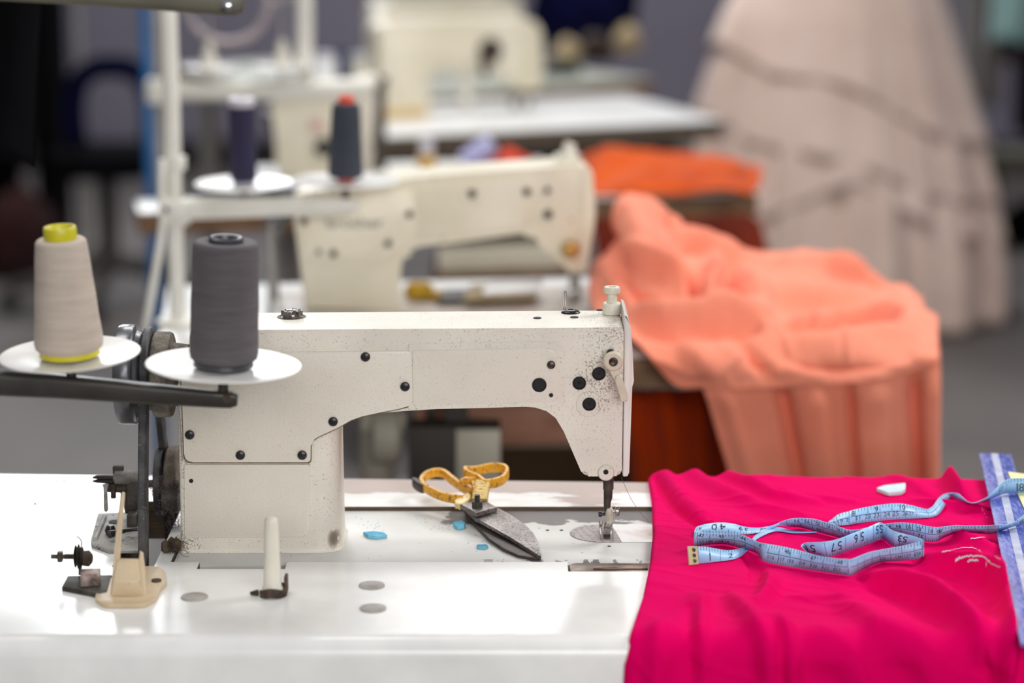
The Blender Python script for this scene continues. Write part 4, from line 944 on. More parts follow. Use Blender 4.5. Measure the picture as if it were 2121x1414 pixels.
def word(st, acc, s, t, txt, h, rot=False, mir=1):
    if txt not in TXT: TXT[txt] = text_bm(txt, 1.0)
    V_, F_ = TXT[txt]; k = h / .69 ; sg = -1 if rot else 1; vs_ = []
    for v in V_:
        vs_.append(inkb.verts.new(at(st, acc, s + sg * v.x * k * mir, t + sg * (v.y - .34) * k / TW)))
    for f_ in F_:
        try: inkb.faces.new([vs_[i] for i in f_])
        except ValueError: pass
def s_at(st, acc, px, py=None):
    """arc position whose image column is closest to px"""
    best, bs = 1e9, 0
    for i, (a, b_) in enumerate(st):
        c = (a + b_) / 2; d = c - CAMP; u = CX + F * d.x / d.dot(_f)
        if abs(u - px) < best: best, bs = abs(u - px), acc[i]
    return bs
def scale_line(key, texts, layout, step, rot, lo=0, hi=1):
    st = SEC[key]; acc = surf(st); Lt = acc[-1]
    fwd = 1 if (st[-1][0] + st[-1][1] - st[0][0] - st[0][1]).x > 0 else -1
    s = Lt * lo; k = 0
    while s < Lt * hi:
        long_ = k % 8 == 0
        if layout == 'low': mark(st, acc, s, s + .0004, 0, .95 if long_ else (.34 if k % 4 == 0 else (.26 if k % 2 == 0 else .17)))
        elif layout == 'top': mark(st, acc, s, s + .0004, 1, .02 if long_ else (.52 if k % 4 == 0 else .76))
        else:
            mark(st, acc, s, s + .0004, 1, .55 if k % 4 == 0 else .78); mark(st, acc, s + step * .3, s + step * .3 + .0004, 0, .45 if k % 4 == 0 else .17)
            mark(st, acc, s + step * .8, s + step * .8 + .0003, 0, .1)
        s += step; k += 1
    if layout == 'dual': mark(st, acc, Lt * lo, Lt * hi, .50, .53)
    for px, t, txt, h in texts:
        word(st, acc, s_at(st, acc, px), t, txt, h, rot, fwd)
X3 = lambda x: z3(x, 0)[0]; X4 = lambda x: z4(x, 0)[0]
scale_line('loop', [(X3(350), .58, '0', .0085), (X3(445), .58, '4', .0085), (X3(665), .62, '9', .0066), (X3(745), .62, '3', .0066), (X3(150), .6, '41', .006), (X3(960), .6, '38', .005)], 'low', .0030, True, .05)
scale_line('back loop', [(X3(1470), .55, '8', .0088), (X3(1560), .55, '5', .0088), (X3(1795), .55, '7', .0088), (X3(1880), .55, '5', .0088), (X4(60), .6, '6', .0088), (X4(128), .6, '5', .0088), (X4(262), .62, '5', .008), (X4(312), .62, '5', .008), (X4(490), .62, '3', .0075), (X4(535), .62, '5', .0075)], 'low', .0030, True)
scale_line('end', [(X3(300), .34, '1', .0088), (X3(548), .40, '2', .0075)], 'top', .0030, False, .02)
scale_line('middle', [(X3(1365), .72, '94', .004), (X3(1490), .72, '93', .004), (X3(1615), .72, '92', .004), (X3(1745), .72, '91', .004), (X3(1870), .72, '90', .004), (X3(1980), .72, '89', .0038), (X3(1300), .2, '37', .0036), (X3(1625), .2, '36', .0046),
    (X4(385), .7, '85', .004), (X4(475), .7, '84', .004), (X4(575), .7, '83', .004), (X4(677), .7, '82', .004), (X4(778), .7, '81', .004), (X4(875), .7, '80', .004), (X4(700), .24, '32', .0050), (X4(1275), .22, '30', .004), (X4(1680), .5, '27', .006)], 'dual', .0034, True, .03)
scale_line('far', [(X4(38), .74, '8', .0056), (X4(262), .74, '9', .0056), (X4(505), .76, '10', .0054), (X3(1790), .4, '18', .004), (X3(1880), .36, '19', .0046), (X3(1990), .36, '20', .0046), (X4(80), .36, '21', .0046), (X4(170), .36, '22', .0046), (X4(258), .36, '23', .0046), (X4(352), .36, '24', .0046), (X4(448), .36, '25', .0046), (X4(538), .36, '26', .0044), (X4(598), .36, '27', .0040)], 'dual', .0032, False, .05)
scale_line('twist', [(X4(1632), .4, '1', .0085), (X4(1690), .4, '8', .0085), (X4(1470), .5, '17', .006)], 'top', .0032, False, .62)
scale_line('front', [(X3(170), .78, '42', .004), (X3(430), .78, '43', .004), (X3(700), .78, '44', .004), (X3(905), .78, '45', .004), (X3(1240), .78, '46', .004), (X3(1540), .78, '47', .004), (X3(1880), .78, '48', .004), (X3(170), .3, '107', .0034), (X3(280), .3, '108', .0034), (X3(390), .3, '109', .0034), (X3(500), .3, '110', .0034),
    (X3(1060), .3, '116', .0034), (X3(1180), .3, '117', .0034), (X3(1300), .3, '118', .0034), (X3(1440), .3, '119', .0034), (X3(1570), .3, '120', .0034), (X3(1710), .3, '121', .0034), (X3(1840), .3, '122', .0034), (X4(330), .3, '125', .0034), (X4(480), .3, '126', .0034), (X4(570), .3, '127', .0034), (X4(650), .3, '128', .0034)], 'dual', .0030, False, .02)
M['ink_pale'] = M['ink']
mk('printed_scale', inkb, M['ink'], tp_, smooth=False, recalc=False)
bm = BM(); a0, b0 = SEC['end'][0]; dl = (SEC['end'][0][0] - SEC['end'][3][0]).normalized() * .0098
n_ = dl.cross(a0 - b0).normalized() * .0009
up_ = (a0 - b0).normalized() * .0012
pts = [a0 + up_ * .3, a0 + dl + up_ * .3, b0 + dl - up_ * 1.2, b0 - up_ * .6]
edge = [pts[0] - dl * .08, pts[1], pts[2], pts[3] - dl * .05] 
for k in range(1, 9):
    t = k / 9; e = pts[3].lerp(pts[0], t); edge.append(e - dl * .16 * abs(math.sin(t * math.pi * 3)) * 1.0)
solid(bm, [q - n_ for q in edge], n_ * 2, .0003, 1)
tip = mk('end_tip', bm, M['tape_tip'], tm, label='cream metal end tip with three rivets')
if n_.dot(CAMP - a0) < 0: n_ = -n_
for t in (.2, .5, .8):
    bm = BM(); c = pts[0].lerp(pts[3], t).lerp(pts[1].lerp(pts[2], t), .38)
    lathe(bm, [(.0021, -.0002), (.0019, .0004), (.0008, .0006), (.0007, .0001), (0, 0)], c + n_, n_, 16); mk('rivet', bm, M['steel'], tip)
# ================================================================== RULER and paper at the right edge
rl = thing('ruler', (RUL0 + RUL1) / 2, 'scuffed translucent blue ruler with a white centre stripe, lying across the cloth at right', 'ruler')
def ruler_pt(a, w, z): return RUL0 + RD * a + RN * (w * RULW) + Vector((0, 0, z))
LR = (RUL1 - RUL0).length
M['ruler'] = wear('scuffed_blue_plastic', rgb(84, 96, 190), rgb(176, 180, 224), lambda N, L, c: nmath(N, L, 'MULTIPLY', nstep(N, L, nnoise(N, L, c, 170, 8, (1.6, .35, 1), .75), .47, .66), .6), rough=.25, rough2=.6, bump=.2)
bm = BM(); solid(bm, [ruler_pt(a, w, .0011) for a, w in ((0, .02), (.001, 0), (LR, 0), (LR, 1), (.004, 1), (0, .9))], (0, 0, -.0024), .0005, 2, True); rb_ = mk('blade', bm, M['ruler'], rl)
bm = BM(); solid(bm, [ruler_pt(a, w, .0016) for a, w in ((.0015, .36), (LR - .001, .36), (LR - .001, .58), (.0015, .58))], (0, 0, -.0008)); mk('centre_stripe', bm, mat('ruler_white', rgb(206, 208, 226), .4, base2=rgb(176, 180, 210), nscale=60), rl)
bm = BM(); k = 0; a = .004
while a < LR - .003:
    l = .16 if k % 10 == 0 else (.11 if k % 5 == 0 else .07)
    for w0, w1 in ((.01, .01 + l), (.99 - l, .99)):
        q = [ruler_pt(a, w0, .00135), ruler_pt(a + .0003, w0, .00135), ruler_pt(a + .0003, w1, .00135), ruler_pt(a, w1, .00135)]; bm.faces.new([bm.verts.new(v) for v in q])
    a += .001 * 1.5; k += 1
for i in range(1, 18):
    V_, F_ = TXT.get(str(i)) or text_bm(str(i)); TXT[str(i)] = (V_, F_)
    o_ = .0045 + i * .0254
    if o_ > LR - .01: break
    vs_ = [bm.verts.new(RUL0 + RD * (o_ + (v.x) * .0045) + RN * (.27 * RULW - v.y * -.0045 - .0015) + Vector((0, 0, .00135))) for v in V_]
    for f_ in F_:
        try: bm.faces.new([vs_[j] for j in f_])
        except ValueError: pass
mk('markings', bm, mat('ruler_marks', rgb(206, 210, 236), .6, base2=rgb(190, 196, 226), nscale=100), rb_, smooth=False)
bm = BM(); zc = ZT + .0158 + .0021
solid(bm, [PZ(u, v, zc) + Vector((0, 0, 0)) for u, v in ((2087.5, 977), (2140, 984), (2230, 1000), (2270, 1110), (2148, 1112))], (0, 0, .0003))
mk('paper_note', bm, M['paper'], None, 'pale yellow paper slip on the ruler at the right edge, under the tape', 'paper')
# white chalk slab on the cloth
zc = pink_z(*PZ(1845, 1012, ZT + .01).to_2d()) + .0012
bm = BM(); solid(bm, [PZ(*z4(x, y), zc + .0035) for x, y in roundpoly([(262, 425), (330, 400), (545, 372), (545, 432), (505, 460), (378, 470)], [6, 20, 14, 14, 14, 12])], (0, 0, -.0035), .0007, 2)
mk('chalk_piece', bm, M['chalk_white'], None, 'pale white tailor chalk on the magenta cloth near its back edge', 'tailor chalk')
# chalk strokes drawn on the cloth
cl_ = bpy.data.objects['magenta_cloth']
for pts in ([(900, 1065), (1010, 1038), (1120, 1018), (1220, 1025), (1285, 1060)], [(1030, 1160), (1100, 1122), (1200, 1106), (1300, 1112), (1350, 1150), (1385, 1180), (1470, 1215)], [(1285, 620), (1300, 665)], [(1315, 685), (1345, 730)], [(1180, 935), (1330, 915)], [(1420, 1108), (1470, 1135)], [(1335, 1160), (1330, 1210)], [(1150, 1160), (1200, 1150), (1255, 1155)]):
    P_ = [hit(q.x, q.y) for q in smooth_path([Vector(z4(*p)).to_3d() for p in pts], 8)]
    bm = BM(); prev = None
    for p in P_:
        q = tuple(bm.verts.new((p.x, p.y + dy_, pink_z(p.x, p.y + dy_) + .0009)) for dy_ in (-.0006, .0006))
        if prev: bm.faces.new((prev[0], q[0], q[1], prev[1]))
        prev = q
    mk('chalk_mark', bm, M['chalk_white'], cl_, label='white chalk stroke')
# loose thread hanging from the needle end
bm = BM(); tube(bm, smooth_path([PY(1287, 988, 2.25), PY(1297, 1012, 2.25), PY(1309, 1036, 2.25), PZ(1327, 1062, ZB + .012), PZ(1347, 1083, ZT + .004), PZ(1352, 1086, ZT + .006)], 6), .00022, 5)
mk('loose_thread', bm, mat('fine_pink_thread', rgb(150, 70, 80), .8, base2=rgb(110, 60, 70), nscale=200), mach)

# ================================================================== THREAD STAND in front, with two cones
YS = 2.06
PX = -95; pole = PY(PX, 800, YS)
st1 = thing('thread_stand', (pole.x, YS, ZT), 'dark thread stand with two white spool plates, in front of the machine at left', 'thread stand', 'thread stands')
bm = BM(); tube(bm, [Vector((pole.x, YS, ZT + .001)), Vector((pole.x, YS, 1.22))], .011, 20); lathe(bm, [(.03, 0), (.03, .004), (.012, .01)], (pole.x, YS, ZT + .0005), (0, 0, 1), 24); mk('pole', bm, M['stand_bar'], st1)
sS = mpp(YS, .93)
bm = BM(); tube(bm, [PY(PX, 786, YS), PY(120, 799, YS), PY(302, 814, YS), PY(440, 825, YS), PY(478, 827, YS), PY(492, 828, YS)], [1.3, 1.14, .96, .82, .8, .55], 16, flat=(.0085, .0092), upv=(0, 0, 1)); ca = mk('carrier_arm', bm, M['stand_bar'], st1)
bm = BM(); lathe(bm, [(.0042, 0), (.0042, .0012), (0, .0012)], PY(470, 826, YS - .0076), (0, -1, 0), 16); mk('end_rivet', bm, M['rust'], ca)
bm = BM(); tube(bm, [PY(PX, -32, YS), PY(200, -16, YS), PY(455, 3, YS), PY(490, 6, YS), PY(506, 8, YS)], [1, 1, 1, .95, .6], 16, flat=(.008, .0112), upv=(0, 0, 1)); ga = mk('guide_arm', bm, M['stand_olive'], st1, label='olive-grey upper guide arm')
bm = BM(); lathe(bm, [(.0054, 0), (.0054, .002), (.003, .0035), (0, .0038)], PY(470, 13, YS - .0078), (0, -1, 0), 20); mk('screw', bm, M['chrome'], ga)
def plate(cx_, cy_, rpx, axis, Y, parent, m=M['plate_white'], lift=.0):
    p = PY(cx_, cy_, Y); s = mpp(Y, p.z); r = rpx * s; b = BM()
    lathe(b, [(0, -.003), (r * .25, -.003), (r * .6, -.0015), (r * .97, .0022), (r, .0032), (r * .985, .004), (r * .6, .0008), (r * .25, -.0004), (0, -.0004)], p, axis, 64)
    o = mk('spool_plate', b, m, parent)
    b = BM(); ax = Vector(axis).normalized(); tube(b, [p - ax * .022, p - ax * .003], .0045, 12); mk('plate_stem', b, M['dark_iron'], o)
    b = BM(); tube(b, [p, p + ax * .035], .003, 10); mk('spool_pin', b, M['steel'], o)
    return p, s, ax
pA, s1, axA = plate(145, 740, 146, (-.03, -.045, 1), YS, st1)
pB, s2, axB = plate(463, 762, 162, (.045, -.01, 1), YS, st1)
def cone(p, s, ax, Hpx, r0, r1, coreprof, mth, mcore, label, name='thread_cone', group='thread cones', ring=None, top_round=12, lift=.0):
    k = s / math.cos(math.radians(12.5)); root = thing(name, p + ax * lift, label, 'thread cone', group)
    b = BM(); base = p + ax * lift; H = Hpx * k; prof = [(r0 * s * .5, .0065), (r0 * s * .88, .006), (r0 * s * .97, .0085), (r0 * s, .013)]
    nn = 70
    for i in range(1, nn):
        t = i / nn; r = r0 + (r1 - r0) * t; prof.append((r * s * (1 + .004 * math.sin(i * 2.1) + .005 * math.sin(t * 17)), .013 + (H - .013 - top_round * k) * t))
    for j in range(1, 6):
        a = j / 5 * math.pi / 2; prof.append((r1 * s - top_round * k * .9 * (1 - math.cos(a)), H - top_round * k * (1 - math.sin(a))))
    prof.append((r1 * s * .5, H - .001))
    lathe(b, prof, base, ax, 56, cap0=False); mk('thread', b, mth, root)
    b = BM(); lathe(b, [(r * s, h * k) for r, h in coreprof], base, ax, 36, cap0=False, cap1=False); mk('core', b, mcore, root)
    return root
cone(pA, s1, axA, 243, 71, 53, [(60, 2), (62, 3), (61, 14), (34, 16), (31, 230), (31, 240), (34, 246), (34, 263), (32, 267), (29, 267), (26, 262), (24, 240), (24, 200)], M['th_beige'], M['core_yellow'], 'beige thread cone with a yellow core, on the left plate of the dark stand', lift=.0014)
cone(pB, s2, axB, 258, 71, 68, [(60, 2), (62, 3), (61, 12), (36, 16), (33, 250), (36, 258), (36, 264), (32, 267), (26, 266), (24, 258), (10, 258), (8, 240)], M['th_grey'], M['core_dark'], 'charcoal grey thread cone on the right plate of the dark stand', lift=.0014)
# ================================================================== helpers for the stations behind
def vrow(Y, z): return CY + F * math.tan(math.atan((CAMZ - z) / Y) - PITCH)
def worktable(name, fl, fr, depth, label, top, edge=M['wood_brown'], th=.043, legs=True, group='sewing tables'):
    """rectangular table whose front edge runs from fl to fr (on the top plane)"""
    d = (fr - fl); L_ = d.length; ex = d.normalized(); ey = Vector((-ex.y, ex.x, 0)); zt_ = fl.z
    o = thing(name, (fl + fr) / 2 + ey * depth / 2 - Vector((0, 0, zt_)), label, 'table', group)
    b = BM(); solid(b, [fl, fr, fr + ey * depth, fl + ey * depth], (0, 0, -th + .004), .0, 1); mk('core_board', b, edge, o, smooth=False)
    b = BM(); q = .0015; solid(b, [fl - ex * q - ey * q + Vector((0, 0, .004)), fr + ex * q - ey * q + Vector((0, 0, .004)), fr + ex * q + ey * (depth + q) + Vector((0, 0, .004)), fl - ex * q + ey * (depth + q) + Vector((0, 0, .004))], (0, 0, -.0038), .001, 2); mk('worktop', b, top, o)
    if legs:
        for a in (.07, .93):
            for c in (.12, .88):
                p = fl + ex * L_ * a + ey * depth * c; b = BM(); box(b, (p.x, p.y, (zt_ - th) / 2), (.04, .04, zt_ - th), rz=math.atan2(ex.y, ex.x), bev=.004); mk('leg', b, M['grey_metal'], o)
        b = BM(); tube(b, [fl + ex * L_ * .07 + ey * depth * .5 - Vector((0, 0, zt_ - .14)), fr - ex * L_ * .07 + ey * depth * .5 - Vector((0, 0, zt_ - .14))], .016, 10); mk('cross_rail', b, M['grey_metal'], o)
    return o, ex, ey
def loft(rows, nu_, sub, disp=None, bm=None, keep=False):
    """rows: (list of px, Y or list of Y); catmull-rom both ways -> grid of world points added to bm"""
    R_ = []
    for px, Ys in rows:
        P_ = [PY(u, v, Ys[i] if isinstance(Ys, (list, tuple)) else Ys) for i, (u, v) in enumerate(px)]
        P_ = smooth_path(P_, 10); acc = [0]
        for a, b_ in zip(P_, P_[1:]): acc.append(acc[-1] + (b_ - a).length)
        o = []
        for k in range(nu_):
            s = acc[-1] * k / (nu_ - 1); i = min(int(np.searchsorted(acc, s, side='right')) - 1, len(P_) - 2)
            o.append(P_[i].lerp(P_[i + 1], (s - acc[i]) / max(1e-9, acc[i + 1] - acc[i])))
        R_.append(o)
    G = [smooth_path([r[k] for r in R_], sub) for k in range(nu_)]      # nu x nv
    nv_ = len(G[0])
    if disp:
        G2 = [[None] * nv_ for _ in range(nu_)]
        for i in range(nu_):
            for j in range(nv_):
                a = G[min(i + 1, nu_ - 1)][j] - G[max(i - 1, 0)][j]; c = G[i][min(j + 1, nv_ - 1)] - G[i][max(j - 1, 0)]
                n = c.cross(a); n = n.normalized() if n.length > 1e-12 else Vector((0, -1, 0))
                if n.dot(CAMP - G[i][j]) < 0: n = -n
                p_ = G[i][j] + n * disp(i / (nu_ - 1), j / (nv_ - 1), G[i][j])
                if keep and p_.z < .7545 and p_.y > 3.04 + (p_.x + .1) * .105 and p_.z > .72: p_.z = .7545
                G2[i][j] = p_
        G = G2
    V_ = [[bm.verts.new(p) for p in col] for col in G]
    for i in range(nu_ - 1):
        for j in range(nv_ - 1): bm.faces.new((V_[i][j], V_[i + 1][j], V_[i + 1][j + 1], V_[i][j + 1]))
def n1(x, y, seed=0): return float(vnoise(np.array([x]), np.array([y]), seed)[0])

# ================================================================== SECOND STATION
psi = math.radians(6); e2 = Vector((math.cos(psi), math.sin(psi), 0)); n2_ = Vector((math.sin(psi), -math.cos(psi), 0))
c2 = Vector((.045, 3.055, .75)); t2, ex2, ey2 = worktable('sewing_table', c2 - e2 * .503 - Vector((0, 0, .004)), c2 + e2 * .50 - Vector((0, 0, .004)), .54, 'white-topped brown-edged table of the second row, under the peach cloth', M['laminate_far'])
Z2 = .7502
m2 = thing('sewing_machine', PZ(720, 640, .75), 'blurred cream sewing machine in the second row, with grey lettering on its cover', 'sewing machine', 'industrial sewing machines')
P2o = PZ(720, 646, .755)
def q2(u, v, d=0.0): return PP(u, v, P2o + n2_ * d, n2_)
s2 = mpp(P2o.y, .85)
pil = [(633, 647), (607.5, 440), (609, 402), (720, 386), (860, 368), (1000, 355.5), (1120, 347), (1206, 340), (1226, 350), (1234, 436), (1231, 470), (1216, 566), (1181, 566), (1162, 545), (1122, 512), (1110, 494), (1096, 484), (1070, 485), (933, 503), (866, 510), (842, 524), (831, 545), (828, 647)]
b = BM(); solid(b, [q2(u, v) for u, v in roundpoly(pil, [3, 4, 8, 0, 0, 0, 0, 6, 10, 6, 5, 4, 4, 6, 8, 4, 10, 4, 0, 10, 10, 10, 3], 3)], -n2_ * .09, .005, 3); mk('head_casting', b, M['old_cream'], m2)
def pan2(name, pts, r, d, m=M['old_cream']):
    b = BM(); solid(b, [q2(u, v, d) for u, v in roundpoly(pts, r, 4)], -n2_ * .004, .001, 2, False); return mk(name, b, m, m2)
sc2 = pan2('side_cover', [(620, 436), (640, 418), (855, 392), (862, 470), (850, 505), (820, 522), (808, 536), (640, 540), (626, 520)], [4, 6, 6, 10, 8, 8, 10, 14, 10], .003)
pan2('access_panel', [(866, 391), (1105, 372), (1108, 440), (1090, 468), (868, 496)], [4, 10, 16, 12, 4], .002)
b = BM(); solid(b, [q2(u, v, .001) for u, v in roundpoly([(1209, 345), (1226, 352), (1234, 436), (1230, 470), (1215, 563), (1206, 566)], [2, 8, 4, 4, 3, 2])], -n2_ * .086, .002, 2); mk('face_plate', b, M['old_cream'], m2)
for u, v, r, m in ((630, 458.5, 8, 'rust'), (848, 443, 8, 'brown_screw'), (804, 504, 8, 'brown_screw'), (690.7, 525, 8, 'brown_screw'), (660, 522, 7, 'steel'), (977.5, 401, 9, 'brown_screw')):
    b = BM(); lathe(b, [(r * s2, -.001), (r * s2, .001), (r * s2 * .7, .003), (0, .0032)], q2(u, v, .003), n2_, 18); mk('cover_screw', b, M[m], m2)
for u, v, r, m in ((1091, 397, 8.5, 'hole'), (1133.6, 394, 7, 'brown_screw'), (1135, 444, 9.5, 'hole')):
    b = BM(); lathe(b, [(r * s2, -.001), (r * s2, .0012), (0, .0012)], q2(u, v, .002), n2_, 18); mk('tension_plug', b, M[m], m2)
V_, F_ = text_bm('brother', 1.0); b = BM(); w_ = max(v.x for v in V_) - min(v.x for v in V_); k = 117 * s2 / w_
tv = [b.verts.new(q2(735, 471.5, .0036) + e2 * (v.x * k) + Vector((0, 0, v.y * k * .85 + v.x * k * -.005))) for v in V_]
for f_ in F_: b.faces.new([tv[i] for i in f_])
mk('lettering', b, mat('grey_lettering', rgb(112, 116, 118), .6, base2=rgb(100, 104, 106), nscale=50), sc2, smooth=False)
b = BM(); tube(b, [q2(1172, 345, -.035), q2(1174, 318, -.035)], .012, 16); tube(b, [q2(1174, 318, -.035), q2(1182, 296, -.035)], .0085, 14); tube(b, [q2(1150, 330, -.035), q2(1196, 322, -.035)], .008, 12); mk('pressure_regulator', b, M['white_plastic'], m2)
b = BM(); lathe(b, [(.004, 0), (.013, .002), (.013, .008), (.006, .012), (0, .012)], q2(1181, 515, .0), n2_, 18); mk('tension_dial', b, mat('brass_dial', rgb(196, 152, 84), .35, metal=.6, base2=rgb(170, 128, 66), nscale=40), m2)
b = BM(); tube(b, [q2(1186, 560, -.04), q2(1186, 606, -.04)], .0045, 10); tube(b, [q2(1198, 560, -.03), q2(1198, 604, -.03)], .003, 8); mk('presser_bar', b, M['steel'], m2)
b = BM(); box(b, q2(1187, 612, -.04), (.020, .014, .022), rz=psi, bev=.002); mk('presser_foot', b, M['steel'], m2)
b = BM(); pc_ = (q2(633, 647) + q2(1215, 625)) / 2
A_ = P2o + n2_ * .02 - e2 * .10; A_.z = .7565
solid(b, [A_, A_ + e2 * .46, A_ + e2 * .46 - n2_ * .17, A_ - n2_ * .17], (0, 0, -.0062), .001, 2, False); mk('bed', b, mat('aged_bed', rgb(214, 208, 198), .4, base2=rgb(176, 160, 150), nscale=7), m2)
b = BM(); lathe(b, [(.02, 0), (.045, .004), (.046, .024), (.03, .03), (.02, .06)], q2(545, 420, -.045), e2, 36); mk('hand_wheel', b, M['wheel'], m2)
b = BM(); wp = q2(562, 420, -.045); tube(b, [wp + n2_ * .034, Vector((wp.x, wp.y - .045, .7508))], 1, 8, flat=(.006, .004), upv=(1, 0, 0)); tube(b, [wp - n2_ * .034, Vector((wp.x, wp.y + .05, .7570))], 1, 8, flat=(.006, .004), upv=(1, 0, 0)); mk('drive_belt', b, M['grey_metal'], m2)
# thread stand of the second row
YS2 = 3.26; pp = PY(367, 600, YS2); Zt2 = .7503
st2 = thing('thread_stand', (pp.x, YS2, Zt2), 'white thread stand with two dish plates, at the left end of the second row', 'thread stand', 'thread stands')
sp2 = mpp(YS2, .9)
b = BM(); tube(b, [Vector((pp.x, YS2, Zt2)), Vector((pp.x, YS2, 1.42))], 17 * sp2, 20); lathe(b, [(.03, 0), (.03, .006), (.014, .012)], (pp.x, YS2, Zt2 + .0003), (0, 0, 1), 24); mk('pole', b, M['white_metal'], st2)
b = BM(); box(b, PY(364, 438, YS2), (60 * sp2, .034, 54 * sp2), bev=.005); cl = mk('clamp', b, M['white_metal'], st2)
b = BM(); tube(b, [PY(366, 350, YS2), PY(366, 324, YS2)], 20 * sp2, 18); mk('collar', b, M['white_metal'], st2)
b = BM(); lathe(b, [(.0045, 0), (.0045, .003), (0, .003)], PY(343, 434, YS2 - .017), (0, -1, 0), 14); mk('clamp_bolt', b, M['brown_screw'], cl)
b = BM(); tube(b, [PY(385, 432, YS2), PY(560, 428, YS2 + .005), PY(700, 426, YS2 + .01), PY(742, 424, YS2 + .012)], [1.25, 1.1, .95, .7], 16, flat=(.010, .0118), upv=(0, 0, 1))
mk('carrier_arm', b, M['white_metal'], st2)
b = BM(); tube(b, smooth_path([PY(335, 330, YS2 - .012), PY(334, 400, YS2 - .014), PY(338, 455, YS2 - .016), PY(326, 540, YS2 - .02), PY(312, 620, YS2 - .022), PY(299, 700, YS2 - .024), PY(294, 760, YS2 - .02)], 6), 8.2 * sp2, 12); mk('cable', b, M['white_metal'], st2)
pC, s3, axC = plate(505, 384, 102, (0, -.02, 1), YS2 + .01, st2)
pD, s4, axD = plate(716, 378, 112, (.02, .0, 1), YS2 + .01, st2)
cone(pC, s3, axC, 158, 28, 27.5, [(24, 0), (25, 4), (16, 8), (15, 156), (25, 158), (27, 160), (27, 174), (22, 176), (12, 176), (12, 150)], M['th_purple'], M['core_clear'], 'dark purple straight spool on the left plate of the white stand', name='thread_spool', group=None, top_round=3, lift=.0014)
cone(pD, s4, axD, 160, 37, 30, [(18, 1), (19, 6), (19, 10), (17, 160), (17, 172), (13, 174), (10, 160)], M['th_slate'], M['core_orange'], 'slate blue thread cone with an orange top, on the right plate of the white stand', lift=.0014)
# odds and ends around the second machine
b = BM(); A_ = PZ(915, 628, .758)
o_ = thing('folded_cloth', A_, 'dark striped folded cloth on the second machine bed', 'cloth')
for i, (m_, u0, u1, v0, v1) in enumerate((('dark_case', 905, 1010, 606, 634), ('beige_cloth', 960, 1112, 596, 626), ('laminate_far', 1000, 1120, 588, 612))):
    b = BM(); pts = [PZ(u0, v1, .7573 + i * .009), PZ(u1, v1 - 6, .7573 + i * .009), PZ(u1 + 4, v0, .7573 + i * .009), PZ(u0 + 12, v0 + 4, .7573 + i * .009)]; solid(b, pts, (0, 0, .0085), .003, 2); mk('fold', b, M[m_], o_)
b = BM(); A_ = PZ(868, 618, .7568); lathe(b, [(.012, 0), (.020, .004), (.021, .016), (.016, .022), (0, .022)], A_, (0, 0, 1), 20); lathe(b, [(.008, 0), (.014, .004), (.012, .012), (0, .013)], A_ + Vector((.022, -.012, 0)), (0, 0, 1), 16)
mk('bobbin_case', b, mat('yellow_rag', rgb(208, 168, 44), .8, base2=rgb(176, 138, 40), nscale=40), None, 'small yellow rag bundle behind the second machine pillar', 'rag')
# things slung under the second table
dz = BM(); A_, B_ = PY(858, 860, 3.13), PY(1240, 860, 3.165); zt_, zb_ = .705, PY(1000, 926, 3.14).z
solid(dz, [Vector((A_.x, A_.y, zb_)), Vector((B_.x, B_.y, zb_)), Vector((B_.x, B_.y, zt_)), Vector((A_.x, A_.y, zt_))], (0, .36, 0), .004, 2)
dr = mk('drawer', dz, M['wood_pink'], t2, label='pinkish wooden drawer under the worktop')
b = BM(); box(b, PY(893, 868, 3.124), (.012, .010, .04), bev=.002); mk('drawer_pull', b, M['dark_iron'], dr)
cb = thing('control_box', PY(930, 960, 3.0), 'beige electric control box slung under the second table', 'control box')
b = BM(); A_, B_ = PY(845, 884, 3.06), PY(1036, 884, 3.06); zb_ = PY(940, 1040, 3.06).z
solid(b, [Vector((A_.x, 3.06, zb_)), Vector((B_.x, 3.06, zb_)), Vector((B_.x, 3.06, A_.z)), Vector((A_.x, 3.06, A_.z))], (0, .045, 0), .004, 2); mk('case', b, M['dark_case'], cb)
b = BM(); A_, B_ = PY(945, 890, 3.056), PY(1036, 890, 3.056)
solid(b, [Vector((A_.x, 3.055, zb_)), Vector((B_.x, 3.055, zb_)), Vector((B_.x, 3.055, A_.z)), Vector((A_.x, 3.055, A_.z))], (0, .004, 0), .001, 2); mk('front_panel', b, M['box_grey'], cb)
b = BM(); box(b, Vector((A_.x, 3.09, (A_.z + .705) / 2)), (.03, .03, .705 - A_.z - .012)); mk('hanger', b, M['dark_case'], cb)
b = BM(); lathe(b, [(.0, 0), (.038, .0), (.04, .003), (.04, .03), (.034, .036), (0, .036)], PY(772, 900, 3.10), (1, .1, 0), 28); tube(b, [PY(780, 870, 3.12), PY(782, 1060, 3.12)], .024, 18); box(b, PY(795, 866, 3.11), (.06, .05, .025), bev=.003)
mk('clutch_motor', b, M['box_grey'], None, 'beige round clutch motor hung under the second table, left of the control box', 'motor')
b = BM(); box(b, (PY(1115, 950, 3.75).x, 3.82, .235), (.30, .30, .47), bev=.003); mk('carton', b, M['carton'], None, 'plain brown carton standing on the floor behind the second table', 'box')
